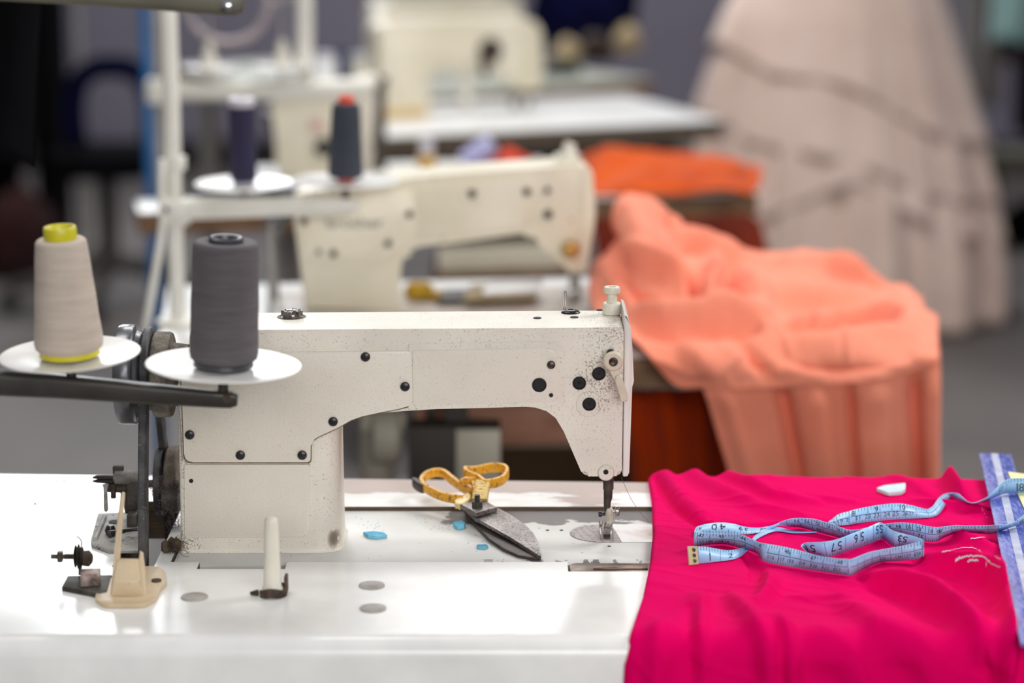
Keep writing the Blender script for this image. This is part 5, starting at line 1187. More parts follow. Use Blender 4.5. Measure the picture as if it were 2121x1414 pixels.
# rust-orange cloth hanging below the second table
b = BM()
def pleat(u, k, ph, a): return a * (abs(math.sin(u * k + ph)) ** 1.4)
loft([([(1285, 806), (1340, 806), (1400, 806), (1460, 806), (1520, 806)], 3.20), ([(1290, 860), (1340, 862), (1400, 864), (1470, 866), (1540, 868)], 3.19), ([(1300, 930), (1350, 935), (1410, 940), (1480, 945), (1560, 950)], 3.20), ([(1320, 1060), (1370, 1070), (1430, 1080), (1500, 1090), (1580, 1100)], 3.22)], 60, 10,
     lambda u, v, p: pleat(u, 11 + 2 * v, .4, .018) + .012 * n1(u * 6, v * 6, 21), b)
mk('orange_cloth', b, M['rust_orange'], None, 'rust orange cloth hanging below the second table edge, left of the peach cloth', 'cloth', ang=180, solid=.002)
# PEACH CLOTH heaped on the second table
b = BM()
rows = [([(1240, 574), (1300, 572), (1350, 570), (1430, 570), (1500, 570), (1560, 570), (1640, 570), (1700, 572), (1760, 580), (1820, 600), (1870, 630), (1905, 672), (1938, 700)], 3.53),
        ([(1230, 545), (1275, 507), (1303, 470), (1300, 432), (1320, 415), (1350, 412), (1378, 436), (1405, 462), (1450, 482), (1500, 500), (1560, 520), (1640, 522), (1700, 523), (1760, 540), (1822, 575), (1866, 612), (1900, 662), (1936, 690)], 3.44),
        ([(1220, 590), (1262, 548), (1305, 520), (1325, 480), (1365, 470), (1400, 496), (1450, 530), (1520, 556), (1600, 572), (1700, 580), (1780, 600), (1850, 640), (1900, 678), (1940, 700)], 3.35),
        ([(1226, 632), (1270, 612), (1350, 590), (1430, 596), (1500, 608), (1600, 622), (1720, 634), (1820, 656), (1900, 690), (1941, 712)], 3.23),
        ([(1262, 672), (1330, 668), (1430, 662), (1520, 660), (1620, 672), (1730, 688), (1840, 700), (1905, 712), (1942, 724)], 3.13),
        ([(1318, 708), (1362, 735), (1440, 738), (1530, 738), (1640, 742), (1750, 742), (1850, 740), (1910, 735), (1943, 736)], 3.035),
        ([(1352, 748), (1402, 800), (1460, 803), (1540, 806), (1640, 802), (1740, 797), (1800, 790), (1880, 772), (1943, 752)], 3.022)]
def z5(x, y): return (1180 + x / 1.813, 240 + y / 1.813)
PR = [  # folds of the heap: polyline, height, width to the left / right of travel (px)
    ([(225, 330), (268, 420), (300, 520), (305, 580)], .022, 24, 26), ([(385, 385), (410, 450), (480, 510)], -.012, 12, 14),
    ([(400, 555), (440, 625), (470, 690), (500, 735)], -.026, 12, 13), ([(350, 600), (415, 640), (455, 700)], .016, 13, 13),
    ([(530, 560), (535, 640), (508, 715)], .020, 14, 15), ([(600, 580), (602, 660), (640, 720)], -.016, 12, 12), ([(660, 590), (690, 660), (760, 720)], .010, 20, 20),
    ([(225, 545), (330, 610), (400, 660)], .016, 16, 14), ([(180, 620), (250, 690), (330, 735), (480, 745)], -.013, 12, 12), ([(130, 560), (170, 640), (230, 700)], .012, 14, 14),
    ([(240, 765), (350, 785), (470, 772), (600, 745), (720, 755)], .018, 18, 13), ([(255, 812), (400, 835), (560, 812), (700, 795)], -.016, 11, 11),
    ([(830, 795), (960, 822), (1080, 812), (1160, 772), (1240, 772), (1330, 835)], -.020, 9, 10), ([(860, 768), (980, 790), (1090, 775), (1170, 740), (1250, 742)], .012, 16, 14),
    ([(850, 845), (1000, 862), (1180, 840), (1290, 850)], .012, 18, 22), ([(820, 905), (980, 955), (1130, 945), (1260, 905)], -.012, 18, 16),
    ([(980, 600), (1100, 600), (1190, 640)], -.010, 10, 10), ([(800, 560), (950, 565), (1080, 560)], .010, 18, 22), ([(700, 640), (900, 670), (1100, 690)], .008, 20, 24), ([(760, 720), (900, 735), (1000, 720)], -.008, 14, 14),
    ([(640, 850), (700, 920), (760, 1000)], -.010, 14, 14), ([(420, 860), (500, 940), (560, 1010)], .008, 22, 22), ([(440, 440), (560, 490), (650, 540)], .010, 16, 16), ([(430, 500), (540, 490)], -.010, 9, 9)]
PRN = [([z5(*q) for q in pts], h, a, c) for pts, h, a, c in PR]
def peach_d(u, v, p):
    e = min(1, u * 9, (1 - u) * 12, v * 4.2, (1.02 - v) * 7); d = p - CAMP; k = d.dot(_f); pu, pv = CX + F * d.x / k, CY - F * d.dot(_u) / k; H = 0
    for pts, h, wl, wr in PRN:
        best, sg, fd = 1e9, 1, 0; m_ = len(pts) - 1
        for i in range(m_):
            ax, ay = pts[i]; bx, by = pts[i + 1]; dx, dy = bx - ax, by - ay; L2 = dx * dx + dy * dy
            t = max(0, min(1, ((pu - ax) * dx + (pv - ay) * dy) / L2)); qx, qy = pu - ax - t * dx, pv - ay - t * dy; D = math.hypot(qx, qy)
            if D < best: best = D; sg = dx * qy - dy * qx; fd = (i + t) / m_
        w_ = wl if sg < 0 else wr
        if best < 3 * w_: H += h * 1.9 * math.exp(-(best / w_) ** 2) * (.3 + .7 * math.sin(math.pi * min(1, fd * .96 + .02)) ** .6)
    x = u * 7 + 1.1 * n1(u * 5, v * 4, 31); y = v * 5 + 1.1 * n1(u * 5, v * 4, 32)
    r = 1 - abs(n1(x * 1.3 + y * .55, y * 1.5 - x * .25, 33)) * 2.4
    return e * (H + .007 * max(0, r) ** 3) + .0015 * n1(u * 60, v * 40, 35)
loft(rows, 130, 14, peach_d, b, True)
hang = [([(1445, 780), (1540, 784), (1640, 782), (1740, 778), (1830, 770), (1900, 752), (1945, 738)], 3.030), ([(1462, 820), (1545, 824), (1640, 822), (1740, 820), (1830, 816), (1900, 806), (1945, 796)], 3.030), ([(1486, 900), (1560, 902), (1650, 902), (1745, 900), (1830, 898), (1900, 896), (1944, 894)], 3.035), ([(1515, 1000), (1580, 1002), (1660, 1002), (1750, 1000), (1830, 1000), (1900, 998), (1943, 996)], 3.04), ([(1540, 1120), (1600, 1122), (1670, 1122), (1755, 1120), (1830, 1120), (1900, 1118), (1942, 1116)], 3.04)]
def hang_d(u, v, p):
    f_ = 0
    for c, w_, h in ((.10, .05, .010), (.335, .035, -.026), (.47, .06, .014), (.615, .02, -.020), (.74, .07, .012), (.905, .03, -.026), (.975, .04, .014)): f_ += h * math.exp(-((u - c - .03 * (v - .5) * math.sin(c * 9)) / w_) ** 2)
    return f_ * min(1, v * 3.5) + .004 * n1(u * 9, v * 5, 41)
loft(hang, 120, 12, hang_d, b)
side = [([(1943, 738), (1945, 720), (1944, 704)], [3.030, 3.14, 3.28]), ([(1945, 796), (1947, 790), (1946, 784)], [3.03, 3.14, 3.28]), ([(1944, 894), (1946, 890), (1944, 886)], [3.035, 3.14, 3.27]), ([(1942, 1116), (1944, 1110), (1942, 1100)], [3.04, 3.14, 3.27])]
loft(side, 14, 8, None, b)
mk('peach_cloth', b, M['peach'], None, 'peach cloth heaped on the second table and hanging over its front', 'cloth', ang=180, solid=.0016)
# ================================================================== THIRD STATION
Z3 = .746
fl3a, fr3 = PZ(288, 442, Z3), PZ(1570, 402, Z3)
fl3 = fl3a.lerp(fr3, .215)
t3, ex3, ey3 = worktable('sewing_table', fl3, fr3, .52, 'brown-edged table of the third row, with orange cloth at its right end', M['laminate_far'])
b = BM(); q = fl3 - ex3 * .0016; solid(b, [fl3a, q, q + ey3 * .13, fl3a + ey3 * .13], (0, 0, -.039), .001, 1); xb_ = mk('side_board', b, M['wood_brown'], t3, smooth=False)
b = BM(); u4 = Vector((0, 0, .004)); solid(b, [fl3a + u4 - ey3 * .0015, q + u4 - ey3 * .0015, q + ey3 * .1315 + u4, fl3a + ey3 * .1315 + u4], (0, 0, -.0038), .001, 2); mk('white_top', b, M['laminate_far'], xb_)
b = BM(); A_, B_ = PY(905, 516, 4.36), PY(1168, 504, 4.40); zb_ = PY(1000, 577, 4.38).z
for zz, m_, nm in ((0, 'old_cream', 'drawer'),):
    solid(b, [Vector((A_.x, A_.y, zb_ + .014)), Vector((B_.x, B_.y, zb_ + .014)), Vector((B_.x, B_.y, B_.z)), Vector((A_.x, A_.y, A_.z))], (0, .3, 0), .006, 2); dr3 = mk('drawer', b, M['old_cream'], t3, label='cream drawer slung under the worktop')
b = BM(); solid(b, [Vector((A_.x - .01, A_.y - .012, zb_)), Vector((B_.x + .01, B_.y - .012, zb_)), Vector((B_.x + .01, B_.y - .012, zb_ + .0135)), Vector((A_.x - .01, A_.y - .012, zb_ + .0135))], (0, .32, 0), .001, 1); mk('drawer_base', b, M['wood_brown'], dr3)
def q3(u, v, Y): return PY(u, v, Y)
m3 = thing('overlock_machine', (PY(670, 350, 4.62).x, 4.65, .75), 'boxy cream overlock machine in the third row, behind the two dark spools', 'sewing machine', 'industrial sewing machines')
sm = .00090
b = BM(); YM = 4.58; vb = vrow(YM, .7515)
solid(b, [q3(u, v, YM) for u, v in roundpoly([(574, vb), (570, 290), (562, 215), (578, 196), (640, 190), (700, 186), (712, 215), (706, 300), (706, vb)], [4, 4, 6, 10, 4, 10, 10, 6, 4])], (0, .20, 0), .012, 3); mk('machine_body', b, M['old_cream'], m3)
b = BM(); solid(b, [q3(u, v, YM + .03) for u, v in roundpoly([(700, 186), (758, 166), (775, 172), (778, 220), (768, vb - 5), (700, vb - 5)], [4, 8, 8, 6, 4, 4])], (0, .14, 0), .008, 3); mk('looper_cover', b, M['paint'], m3)
b = BM(); tube(b, [q3(784, 178, YM + .05), q3(786, vb - 22, YM + .05)], .014, 14); tube(b, [q3(776, 210, YM + .04), q3(800, 160, YM + .04)], .008, 10); tube(b, [q3(770, 290, YM), q3(800, 292, YM)], .012, 12); mk('needle_mechanism', b, M['dark_iron'], m3)
b = BM(); lathe(b, [(0, 0), (.018, 0), (.018, .01), (.012, .014), (0, .014)], q3(672, 305, YM), (0, -1, 0), 20); mk('dial', b, M['dark_case'], m3)
b = BM(); lathe(b, [(0, 0), (.012, 0), (.010, .006), (0, .006)], q3(655, 260, YM), (0, -1, 0), 18); mk('dial', b, mat('pink_dial', rgb(222, 176, 168), .5, base2=rgb(206, 160, 152), nscale=20), m3)
# third-row stand: pale tube arm with two empty cone holders
YS3 = 4.42; p3 = PY(334, 400, YS3); k3 = mpp(YS3, .95)
st3 = thing('thread_stand', (p3.x, YS3, .7503), 'blurred grey-white thread stand with two empty holders, in the third row', 'thread stand', 'thread stands')
b = BM(); tube(b, [Vector((p3.x, YS3, .7505)), Vector((p3.x, YS3, 1.45))], .0105, 16); mk('pole', b, M['grey_metal'], st3)
b = BM(); tube(b, [PY(322, 188, YS3), PY(560, 186, YS3), PY(762, 182, YS3 + .02)], .0185, 16); box(b, PY(334, 188, YS3), (.05, .05, .045), bev=.006); mk('carrier_arm', b, M['white_metal'], st3)
for cx_, cy_, r in ((434, 146, 56), (586, 142, 66)):
    p = PY(cx_, cy_, YS3); b = BM(); lathe(b, [(0, 0), (r * k3, .001), (r * k3, .006), (0, .008)], p, (0, 0, 1), 36); tube(b, [p - Vector((0, 0, .03)), p], .006, 10); o = mk('spool_plate', b, M['plate_white'], st3)
    b = BM(); lathe(b, [(22 * k3, .0), (16 * k3, .010), (9 * k3, .035), (7 * k3, .045), (0, .046)], p + Vector((0, 0, .007)), (0, 0, 1), 20); mk('cone_holder', b, M['white_plastic'], o)
    b = BM(); tube(b, [p + Vector((0, 0, .05)), p + Vector((0, 0, .17))], .0028, 8); mk('spool_pin', b, M['grey_metal'], o)
b = BM(); tube(b, [PY(632, 186, YS3 + .02), PY(630, -60, YS3 + .02)], .0155, 16); mk('riser', b, M['white_metal'], st3)
b = BM(); c_ = PY(470, 8, YS3 + .03); tube(b, [c_ + Vector((math.cos(a) * .074, 0, math.sin(a) * .070)) for a in [2 * math.pi * k / 40 for k in range(40)]], .0075, 10, closed=True); tube(b, [c_ + Vector((.074, 0, 0)), PY(630, -10, YS3 + .02)], .005, 8); mk('thread_hoop', b, mat('grey_pink_wire', rgb(168, 156, 158), .5, base2=rgb(150, 140, 142), nscale=20), st3)
# blue post
b = BM(); p = PZ(312, 470, .7); tube(b, [Vector((PY(312, 300, 4.95).x, 4.95, 0.0005)), Vector((PY(312, 300, 4.95).x, 4.95, 1.7))], .0135, 16)
lathe(b, [(.05, 0), (.05, .006), (.014, .01)], (PY(312, 300, 4.95).x, 4.95, .0005), (0, 0, 1), 24)
mk('blue_post', b, M['blue_pole'], None, 'bright blue upright post behind the white thread stand pole', 'post')
# spools and scraps on the third table
def spool(name, p, ax, r, H, mth, mcap, label, caph=.016):
    root = thing(name, p, label, 'thread spool'); b = BM(); lathe(b, [(0, 0), (r * .9, 0), (r, .004), (r, H - .004), (r * .9, H), (0, H)], p, ax, 26); mk('thread', b, mth, root)
    b = BM(); a = Vector(ax).normalized(); lathe(b, [(r * .82, 0), (r * .8, caph), (r * .4, caph), (0, caph)], p + a * (H + .0003), ax, 22); mk('core', b, mcap, root)
p = PZ(884, 396, .7505); spool('thread_spool', p, (0, 0, 1), .0165, .070, M['th_yellow'], M['core_clear'], 'ochre yellow spool with a white top, standing behind the second machine', .026)
p = PZ(962, 392, .7505) + Vector((0, 0, .049)); spool('thread_spool', p, (.72, .12, .50), .021, .062, M['th_lilac'], M['core_clear'], 'tilted lilac spool behind the second machine arm', .004)
b = BM(); box(b, p - Vector((0, 0, .030)), (.05, .05, .036), bev=.006); mk('pin_cushion', b, M['dark_case'], None, 'dark little cushion propping the lilac spool', 'cushion')
b = BM(); loft([([(1000, 372), (1060, 372), (1120, 374)], 4.52), ([(1002, 338), (1030, 322), (1052, 306), (1078, 318), (1112, 336)], 4.50), ([(1000, 372), (1030, 368), (1060, 366), (1112, 372)], 4.44), ([(1000, 396), (1060, 396), (1116, 394)], 4.42)], 24, 6, lambda u, v, p: .006 * n1(u * 6, v * 5, 51), b)
for v_ in b.verts: v_.co.z = max(v_.co.z, .7535)
mk('cloth_scrap', b, mat('red_scrap', rgb(206, 62, 34), .9, base2=rgb(176, 46, 26), nscale=9), None, 'small red cloth scrap behind the second machine, beside the lilac spool', 'cloth', ang=180, solid=.002)
b = BM(); loft([([(1122, 380), (1170, 378), (1215, 374)], 4.66), ([(1122, 330), (1140, 312), (1165, 318), (1212, 340)], 4.64), ([(1120, 386), (1160, 384), (1214, 384)], 4.56)], 20, 6, lambda u, v, p: .006 * n1(u * 6, v * 5, 52), b)
for v_ in b.verts: v_.co.z = max(v_.co.z, .7535)
mk('dark_cloth', b, M['black_cloth'], None, 'small black cloth behind the second machine, left of the orange cloth', 'cloth', ang=180, solid=.002)
# orange cloth on the third table, falling over its right end
b = BM()
loft([([(1205, 388), (1300, 386), (1420, 384), (1520, 382), (1572, 392)], 4.78), ([(1200, 334), (1260, 311), (1340, 316), (1430, 324), (1500, 330), (1545, 345), (1574, 392)], 4.72), ([(1203, 360), (1300, 340), (1420, 345), (1520, 352), (1576, 400)], 4.60), ([(1208, 392), (1300, 384), (1420, 378), (1500, 374), (1566, 392)], 4.46), ([(1214, 406), (1300, 404), (1400, 400), (1490, 388), (1560, 398)], 4.405)], 70, 9,
     lambda u, v, p: .012 * (1 - abs(n1(u * 9, v * 4 + u * 3, 55)) * 2.4) * min(1, v * 4, (1 - v) * 6) - .004, b)
for v_ in b.verts: v_.co.z = max(v_.co.z, .7535)
mk('orange_cloth', b, M['orange'], None, 'bright orange cloth bundled on the right end of the third table', 'cloth', ang=180, solid=.003)
b = BM(); loft([([(1225, 452), (1330, 452), (1440, 449), (1555, 446)], [4.385, 4.405, 4.43, 4.455]), ([(1230, 480), (1330, 480), (1445, 480), (1578, 470)], [4.38, 4.40, 4.425, 4.45]), ([(1240, 560), (1340, 560), (1450, 560), (1592, 540)], [4.38, 4.40, 4.425, 4.45]), ([(1250, 640), (1350, 640), (1460, 640), (1600, 620)], [4.385, 4.405, 4.43, 4.455])], 60, 8, lambda u, v, p: pleat(u, 9, .3, .016) + .006 * n1(u * 5, v * 5, 57), b)
mk('rust_cloth', b, mat('dark_rust_cloth', rgb(150, 44, 8), .9, base2=rgb(70, 26, 14), nscale=3), None, 'dark rust cloth hanging below the third table, behind the peach heap', 'cloth', ang=180, solid=.002)
b = BM(); q = [PZ(1480, 396, .7795), PZ(1566, 392, .7795), PZ(1562, 380, .7795), PZ(1490, 382, .7795)]; 
# ================================================================== FOURTH STATION
fl4, fr4 = PZ(690, 291, Z3), PZ(1496, 252, Z3)
t4, ex4, ey4 = worktable('sewing_table', fl4, fr4, .56, 'white-topped table of the fourth row, left of the blush gown', M['laminate_far'], M['wood_edge'])
m4 = thing('sewing_machine', PZ(840, 250, .75), 'far cream sewing machine in the fourth row, square-headed and strongly blurred', 'sewing machine', 'industrial sewing machines')
P4 = PZ(840, 252, .752); e4 = ex4; n4 = -ey4
def q4(u, v, d=0.0): return PP(u, v, P4 + n4 * d, n4)
b = BM(); solid(b, [q4(u, v) for u, v in roundpoly([(787, 252), (786, 62), (800, 44), (960, 41), (1100, 40), (1122, 54), (1124, 150), (1116, 188), (1072, 186), (1058, 152), (896, 145), (888, 165), (888, 248)], [3, 8, 10, 0, 8, 12, 6, 6, 6, 8, 6, 6, 3])], -n4 * .10, .010, 3); mk('head_casting', b, M['old_cream'], m4)
b = BM(); solid(b, [q4(u, v, .002) for u, v in roundpoly([(800, 88), (1000, 84), (1000, 136), (890, 138), (880, 200), (800, 205)], 8)], -n4 * .004, .001, 2); mk('side_cover', b, M['old_cream'], m4)
k4 = mpp(P4.y, .85); b = BM(); lathe(b, [(0, 0), (26 * k4, 0), (26 * k4, .008), (14 * k4, .012), (10 * k4, .026), (0, .026)], q4(1014, 104, .0), n4, 22); tube(b, [q4(1000, 118, .014), q4(1006, 160, .012)], .008, 10); mk('tension_unit', b, M['brown_screw'], m4)
b = BM(); tube(b, [q4(1094, 184, -.05), q4(1094, 222, -.05)], .006, 10); tube(b, [q4(1066, 182, -.05), q4(1066, 224, -.05)], .009, 10); mk('presser_bar', b, M['steel'], m4)
b = BM(); tube(b, [q4(966, 150, -.055), q4(966, 228, -.055)], .014, 12); mk('support_rod', b, M['white_metal'], m4)
b = BM(); A_ = P4 + n4 * .03 - e4 * .06; A_.z = .7575; solid(b, [A_, A_ + e4 * .48, A_ + e4 * .48 - n4 * .18, A_ - n4 * .18], (0, 0, -.007), .001, 2, False); mk('bed', b, M['laminate_far'], m4)
b = BM(); A_ = q4(795, 247, .004); box(b, q4(838, 238, .003), (100 * k4, .01, 22 * k4), rz=math.atan2(e4.y, e4.x), bev=.002); mk('name_strip', b, mat('ochre_strip', rgb(206, 176, 120), .6, base2=rgb(190, 160, 104), nscale=8), m4)
p = PZ(712, 218, .7505) ; spool('thread_spool', p, (0, 0, 1), .017, .135, M['th_navy'], M['core_dark'], 'tall navy spool on the fourth table, left of the far machine', .003)
p = PZ(672, 222, .7505) ; spool('thread_spool', p, (0, 0, 1), .028, .115, mat('white_thread', rgb(232, 232, 232), .8, base2=rgb(214, 214, 214), nscale=20), M['core_clear'], 'white thread spool on the fourth table beside the navy one', .012)
p = PZ(752, 214, .7505) ; spool('thread_spool', p, (0, 0, 1), .024, .105, mat('cream_yarn', rgb(214, 210, 190), .8, base2=rgb(196, 190, 170), nscale=20), M['core_clear'], 'cream thread spool between the navy spool and the far machine', .010)
# ================================================================== FIFTH STATION
fl5, fr5 = PZ(740, 214, Z3), PZ(1352, 166, Z3)
t5, ex5, ey5 = worktable('sewing_table', fl5, fr5, 1.02, 'grey-green table of the fifth row, farthest back, with dark piles on it', M['grey_green_top'])
m5 = thing('sewing_machine', PZ(900, 140, .75), 'farthest cream sewing machine, cut by the top edge of the picture', 'sewing machine', 'industrial sewing machines')
P5 = PZ(900, 140, .752); n5 = -ey5
def q5(u, v, d=0.0): return PP(u, v, P5 + n5 * d, n5)
b = BM(); solid(b, [q5(u, v) for u, v in roundpoly([(800, 148), (798, 12), (812, 0), (1060, -8), (1080, 6), (1084, 60), (1070, 90), (1040, 90), (1020, 52), (900, 50), (890, 70), (890, 142)], [3, 8, 8, 8, 8, 6, 6, 6, 8, 6, 6, 3])], -n5 * .10, .010, 3); mk('head_casting', b, M['old_cream'], m5)
b = BM(); lathe(b, [(.02, 0), (.05, .004), (.05, .03), (.03, .036), (0, .036)], q5(770, 40, -.05), (1, 0, 0), 30); tube(b, [q5(770, 40, -.05), q5(800, 40, -.05)], .02, 14); mk('hand_wheel', b, M['white_metal'], m5)
b = BM(); tube(b, [q5(1054, 88, -.05), q5(1054, 118, -.05)], .007, 10); mk('presser_bar', b, M['steel'], m5)
def lump(name, c, sx, sy, sz, m, label, cat='cloth', seed=0, group=None):
    b = BM(); bmesh.ops.create_icosphere(b, subdivisions=4, radius=1)
    for v in b.verts:
        p = v.co.copy(); k = 1 + .45 * n1(p.x * 2 + seed, p.y * 2 + p.z * 1.7, seed) + .2 * n1(p.x * 5 + p.z * 3, p.y * 5, seed + 1)
        q = Vector((p.x * sx * k, p.y * sy * k, max(-.55, p.z) * sz * (1 + .3 * n1(p.x * 3, p.y * 3, seed + 2)))); v.co = q
    lo = min(v.co.z for v in b.verts)
    for v in b.verts: v.co = v.co - Vector((0, 0, lo)) + Vector(c)
    return mk(name, b, m, None, label, cat, group, ang=180)
p = PZ(1205, 98, .7505); lump('cloth_pile', p, .15, .09, .20, M['navy_cloth'], 'navy cloth pile on the farthest table, at the top edge of the picture', seed=3)
for i, (u, v, sx, sz, m_, lb) in enumerate(((1175, 132, .035, .045, 'beige_cloth', 'beige cloth roll in front of the navy pile, left one'), (1235, 128, .045, .05, 'brown_cloth', 'brown cloth bundle in front of the navy pile, in the middle'), (1300, 112, .04, .055, 'beige_cloth', 'beige cloth bundle right of the navy pile'))):
    lump('cloth_bundle', PZ(u, v, .7505), sx, .045, sz, M[m_], lb, seed=11 + i)
lump('cloth_bundle', PZ(1165, 155, .7505), .05, .03, .022, M['dgreen_cloth'], 'flat dark green bundle at the front of the farthest table', seed=17)
# ================================================================== BLUSH GOWN on a dress stand
YD = 6.95; cxd = PY(1735, 300, YD).x; kd = mpp(YD, .5)
gown = thing('gown', (cxd, YD, 0), 'blush tulle gown with tiered ruffled skirt on a dress stand, far right', 'dress')
def zd(v): return PY(1735, v, YD).z
prof = [(672, 338, 8), (640, 334, 6), (560, 338, 4), (480, 325, 2), (380, 302, 0), (300, 284, -2), (220, 262, -6), (150, 246, -8), (90, 228, -8), (30, 212, -8), (-40, 188, -6), (-120, 150, -4), (-190, 112, 0), (-230, 96, 0)]
def skirt(vs, off, seed, hem=None, amp=.03, pl=17):
    b = BM(); nseg = 150; rings = []
    Vp = [p[0] for p in prof][::-1]; Rp = [p[1] for p in prof][::-1]; Cp = [p[2] for p in prof][::-1]
    for i, v in enumerate(vs):
        ring = []
        for k in range(nseg):
            a = 2 * math.pi * k / nseg; vv = v + (hem(a) * (i / (len(vs) - 1)) if hem else 0)
            r = np.interp(vv, Vp, Rp) * kd; c = np.interp(vv, Vp, Cp) * kd; f_ = min(1, max(0, (vv + 200) / 600))
            r = r * (1 + amp * f_ * (math.sin(pl * a + 2.2 * n1(a * 2, 0, seed)) + .5 * math.sin(pl * 2.3 * a + seed))) + off * (.4 + .6 * i / (len(vs) - 1))
            ring.append(b.verts.new((cxd + c + r * math.cos(a), YD + r * .8 * math.sin(a), max(.012, PY(1735, vv, YD).z))))
        rings.append(ring)
    for A, B_ in zip(rings, rings[1:]):
        for k in range(nseg): b.faces.new((A[k], A[(k + 1) % nseg], B_[(k + 1) % nseg], B_[k]))
    return b, rings[-1]
def lin_(a, b_, n): return [a + (b_ - a) * k / (n - 1) for k in range(n)]
def tier(name, v0, v1, off, seed, hem, amp, pl, trim=True):
    b, last = skirt(lin_(v0, v1, 22), off, seed, hem, amp, pl)
    pts = [v.co.copy() for v in last]
    o = mk(name, b, M['tulle'], gown, ang=180, solid=.002)
    if trim:
        b = BM(); tube(b, [p + Vector((0, 0, .004)) for p in pts], 1, 8, closed=True, flat=(.004, .011), upv=(0, 0, 1)); mk('hem_band', b, M['tulle_trim'], o)
tier('skirt', -225, 668, 0, 3, None, .06, 12, False)
vee = lambda l, r: (lambda a: (r if math.cos(a) > 0 else l) * math.cos(a) + 9 * math.sin(5 * a))
fr = lambda a: math.cos(a)            # +1 at the right, -1 at the left
tier('ruffle', -60, 165, .040, 5, vee(75, 140), .04, 11, False)
tier('ruffle', 60, 312, .028, 8, vee(78, 105), .045, 13, False)
tier('ruffle', 150, 350, .018, 12, vee(-110, 150), .05, 15, False)
b = BM(); zz = [zd(-215), zd(-260), zd(-330), zd(-400), zd(-440)]; zw = zd(-225)
lathe(b, [(.13, 0), (.118, .03), (.13, .10), (.165, .20), (.17, .26), (.14, .31), (.07, .36), (.05, .40), (0, .41)], (cxd, YD, zw - .015), (0, 0, 1), 40); mk('bodice', b, M['tulle'], gown)
b = BM(); tube(b, [Vector((cxd, YD, .012)), Vector((cxd, YD, zw))], .016, 12); lathe(b, [(.17, 0), (.17, .008), (.03, .012), (0, .012)], (cxd, YD, .0005), (0, 0, 1), 30); mk('dress_stand', b, M['dark_iron'], gown)
# ================================================================== hanging clothes and dark things along the back
def garment(u, Y, z0, z1, w, d, m, label, seed, lean=0.0, hook=True, cat='garment'):
    x = PY(u, 300, Y).x; root = thing('hanging_garment', (x, Y, z0), label, cat); b = BM(); rings = []; nr, nc = 40, 56
    for i in range(nr + 1):
        t = i / nr; z = z1 + (z0 - z1) * t; ww = w * (.55 + .45 * min(1, t * 4)) * (1 + .12 * t); ring = []
        for k in range(nc):
            a = 2 * math.pi * k / nc
            fold = 1 + .22 * math.sin(a * 5 + seed) * min(1, t * 2) + .15 * n1(a * 3, t * 4 + seed, seed)
            ring.append(b.verts.new((x + lean * t + ww / 2 * math.cos(a) * (1 + .06 * n1(t * 6, seed, seed)), Y + d / 2 * math.sin(a) * fold, z + .012 * math.sin(a * 4 + seed) * (t > .95))))
        rings.append(ring)
    for A, B_ in zip(rings, rings[1:]):
        for k in range(nc): b.faces.new((A[k], A[(k + 1) % nc], B_[(k + 1) % nc], B_[k]))
    b.faces.new(rings[0]); b.faces.new(rings[-1][::-1]); mk('cloth', b, m, root, ang=180)
    if hook:
        b = BM(); tube(b, [Vector((x, Y, z1 - .01)), Vector((x, Y, z1 + .035)), Vector((x, Y + .010, z1 + .062))] + [Vector((x, Y + .0155 * math.cos(a), z1 + .0812 + .0155 * math.sin(a))) for a in [math.radians(d) for d in range(-40, 200, 20)]], .0018, 6); mk('hook', b, M['grey_metal'], root)
    return root
def rail(xa, xb, Y, z, label, ups=None):
    root = thing('clothes_rail', ((xa + xb) / 2, Y, 0), label, 'clothes rail'); b = BM(); tube(b, [(xa, Y, z), (xb, Y, z)], .012, 12); mk('top_rail', b, M['grey_metal'], root)
    for x in (ups or (xa, xb)):
        b = BM(); tube(b, [(x, Y, .03), (x, Y, z + .012)], .013, 12); tube(b, [(x, Y - .22, .018), (x, Y + .22, .018)], .015, 10); mk('upright', b, M['grey_metal'], root)
YR = 8.5; zr = 1.60; xr0, xr1 = PY(1985, 300, YR).x, 2.75
rail(xr0, xr1, YR, zr, 'clothes rail behind the gown, at the far right')
zt_ = zr - .083
G = [(2034, .40, 'brown_cloth', 'dark brown garment nearest the gown on the far right rail', .46), (2082, .40, 'maroon_cloth', 'dark maroon garment on the far right rail', .60), (2130, .40, 'black_cloth', 'black garment on the far right rail, behind the pale teal one', .34)]
for i, (u, d_, m_, lb, z0) in enumerate(G): garment(u, YR, z0, zt_, .064, d_, M[m_], lb, 3 + i * 2)
xk = PY(2095, 60, 8.2).x; garment(2096, 8.15, PY(2096, 84, 8.15).z, 1.35, .17, .10, M['teal_cloth'], 'pale teal garment hanging in front of the far right rail', 23)
sr = thing('shoe_rack', (PY(2110, 330, 8.1).x, 8.1, 0), 'low olive bench with dark bags under the far right rail', 'bench')
b = BM(); zb_ = PY(2100, 318, 8.0).z; box(b, (PY(2150, 330, 8.05).x, 8.1, zb_ - .03), (.36, .26, .055), bev=.008); mk('seat_board', b, M['olive_cloth'], sr)
for sx in (-.15, .15):
    b = BM(); box(b, (PY(2150, 330, 8.05).x + sx, 8.1, (zb_ - .058) / 2), (.035, .22, zb_ - .058)); mk('leg', b, M['dark_case'], sr)
lump('black_bag', (PY(2150, 400, 8.1).x, 8.1, .0005), .10, .085, .10, M['black_cloth'], 'black bag on the floor under the olive bench', 'bag', 27)
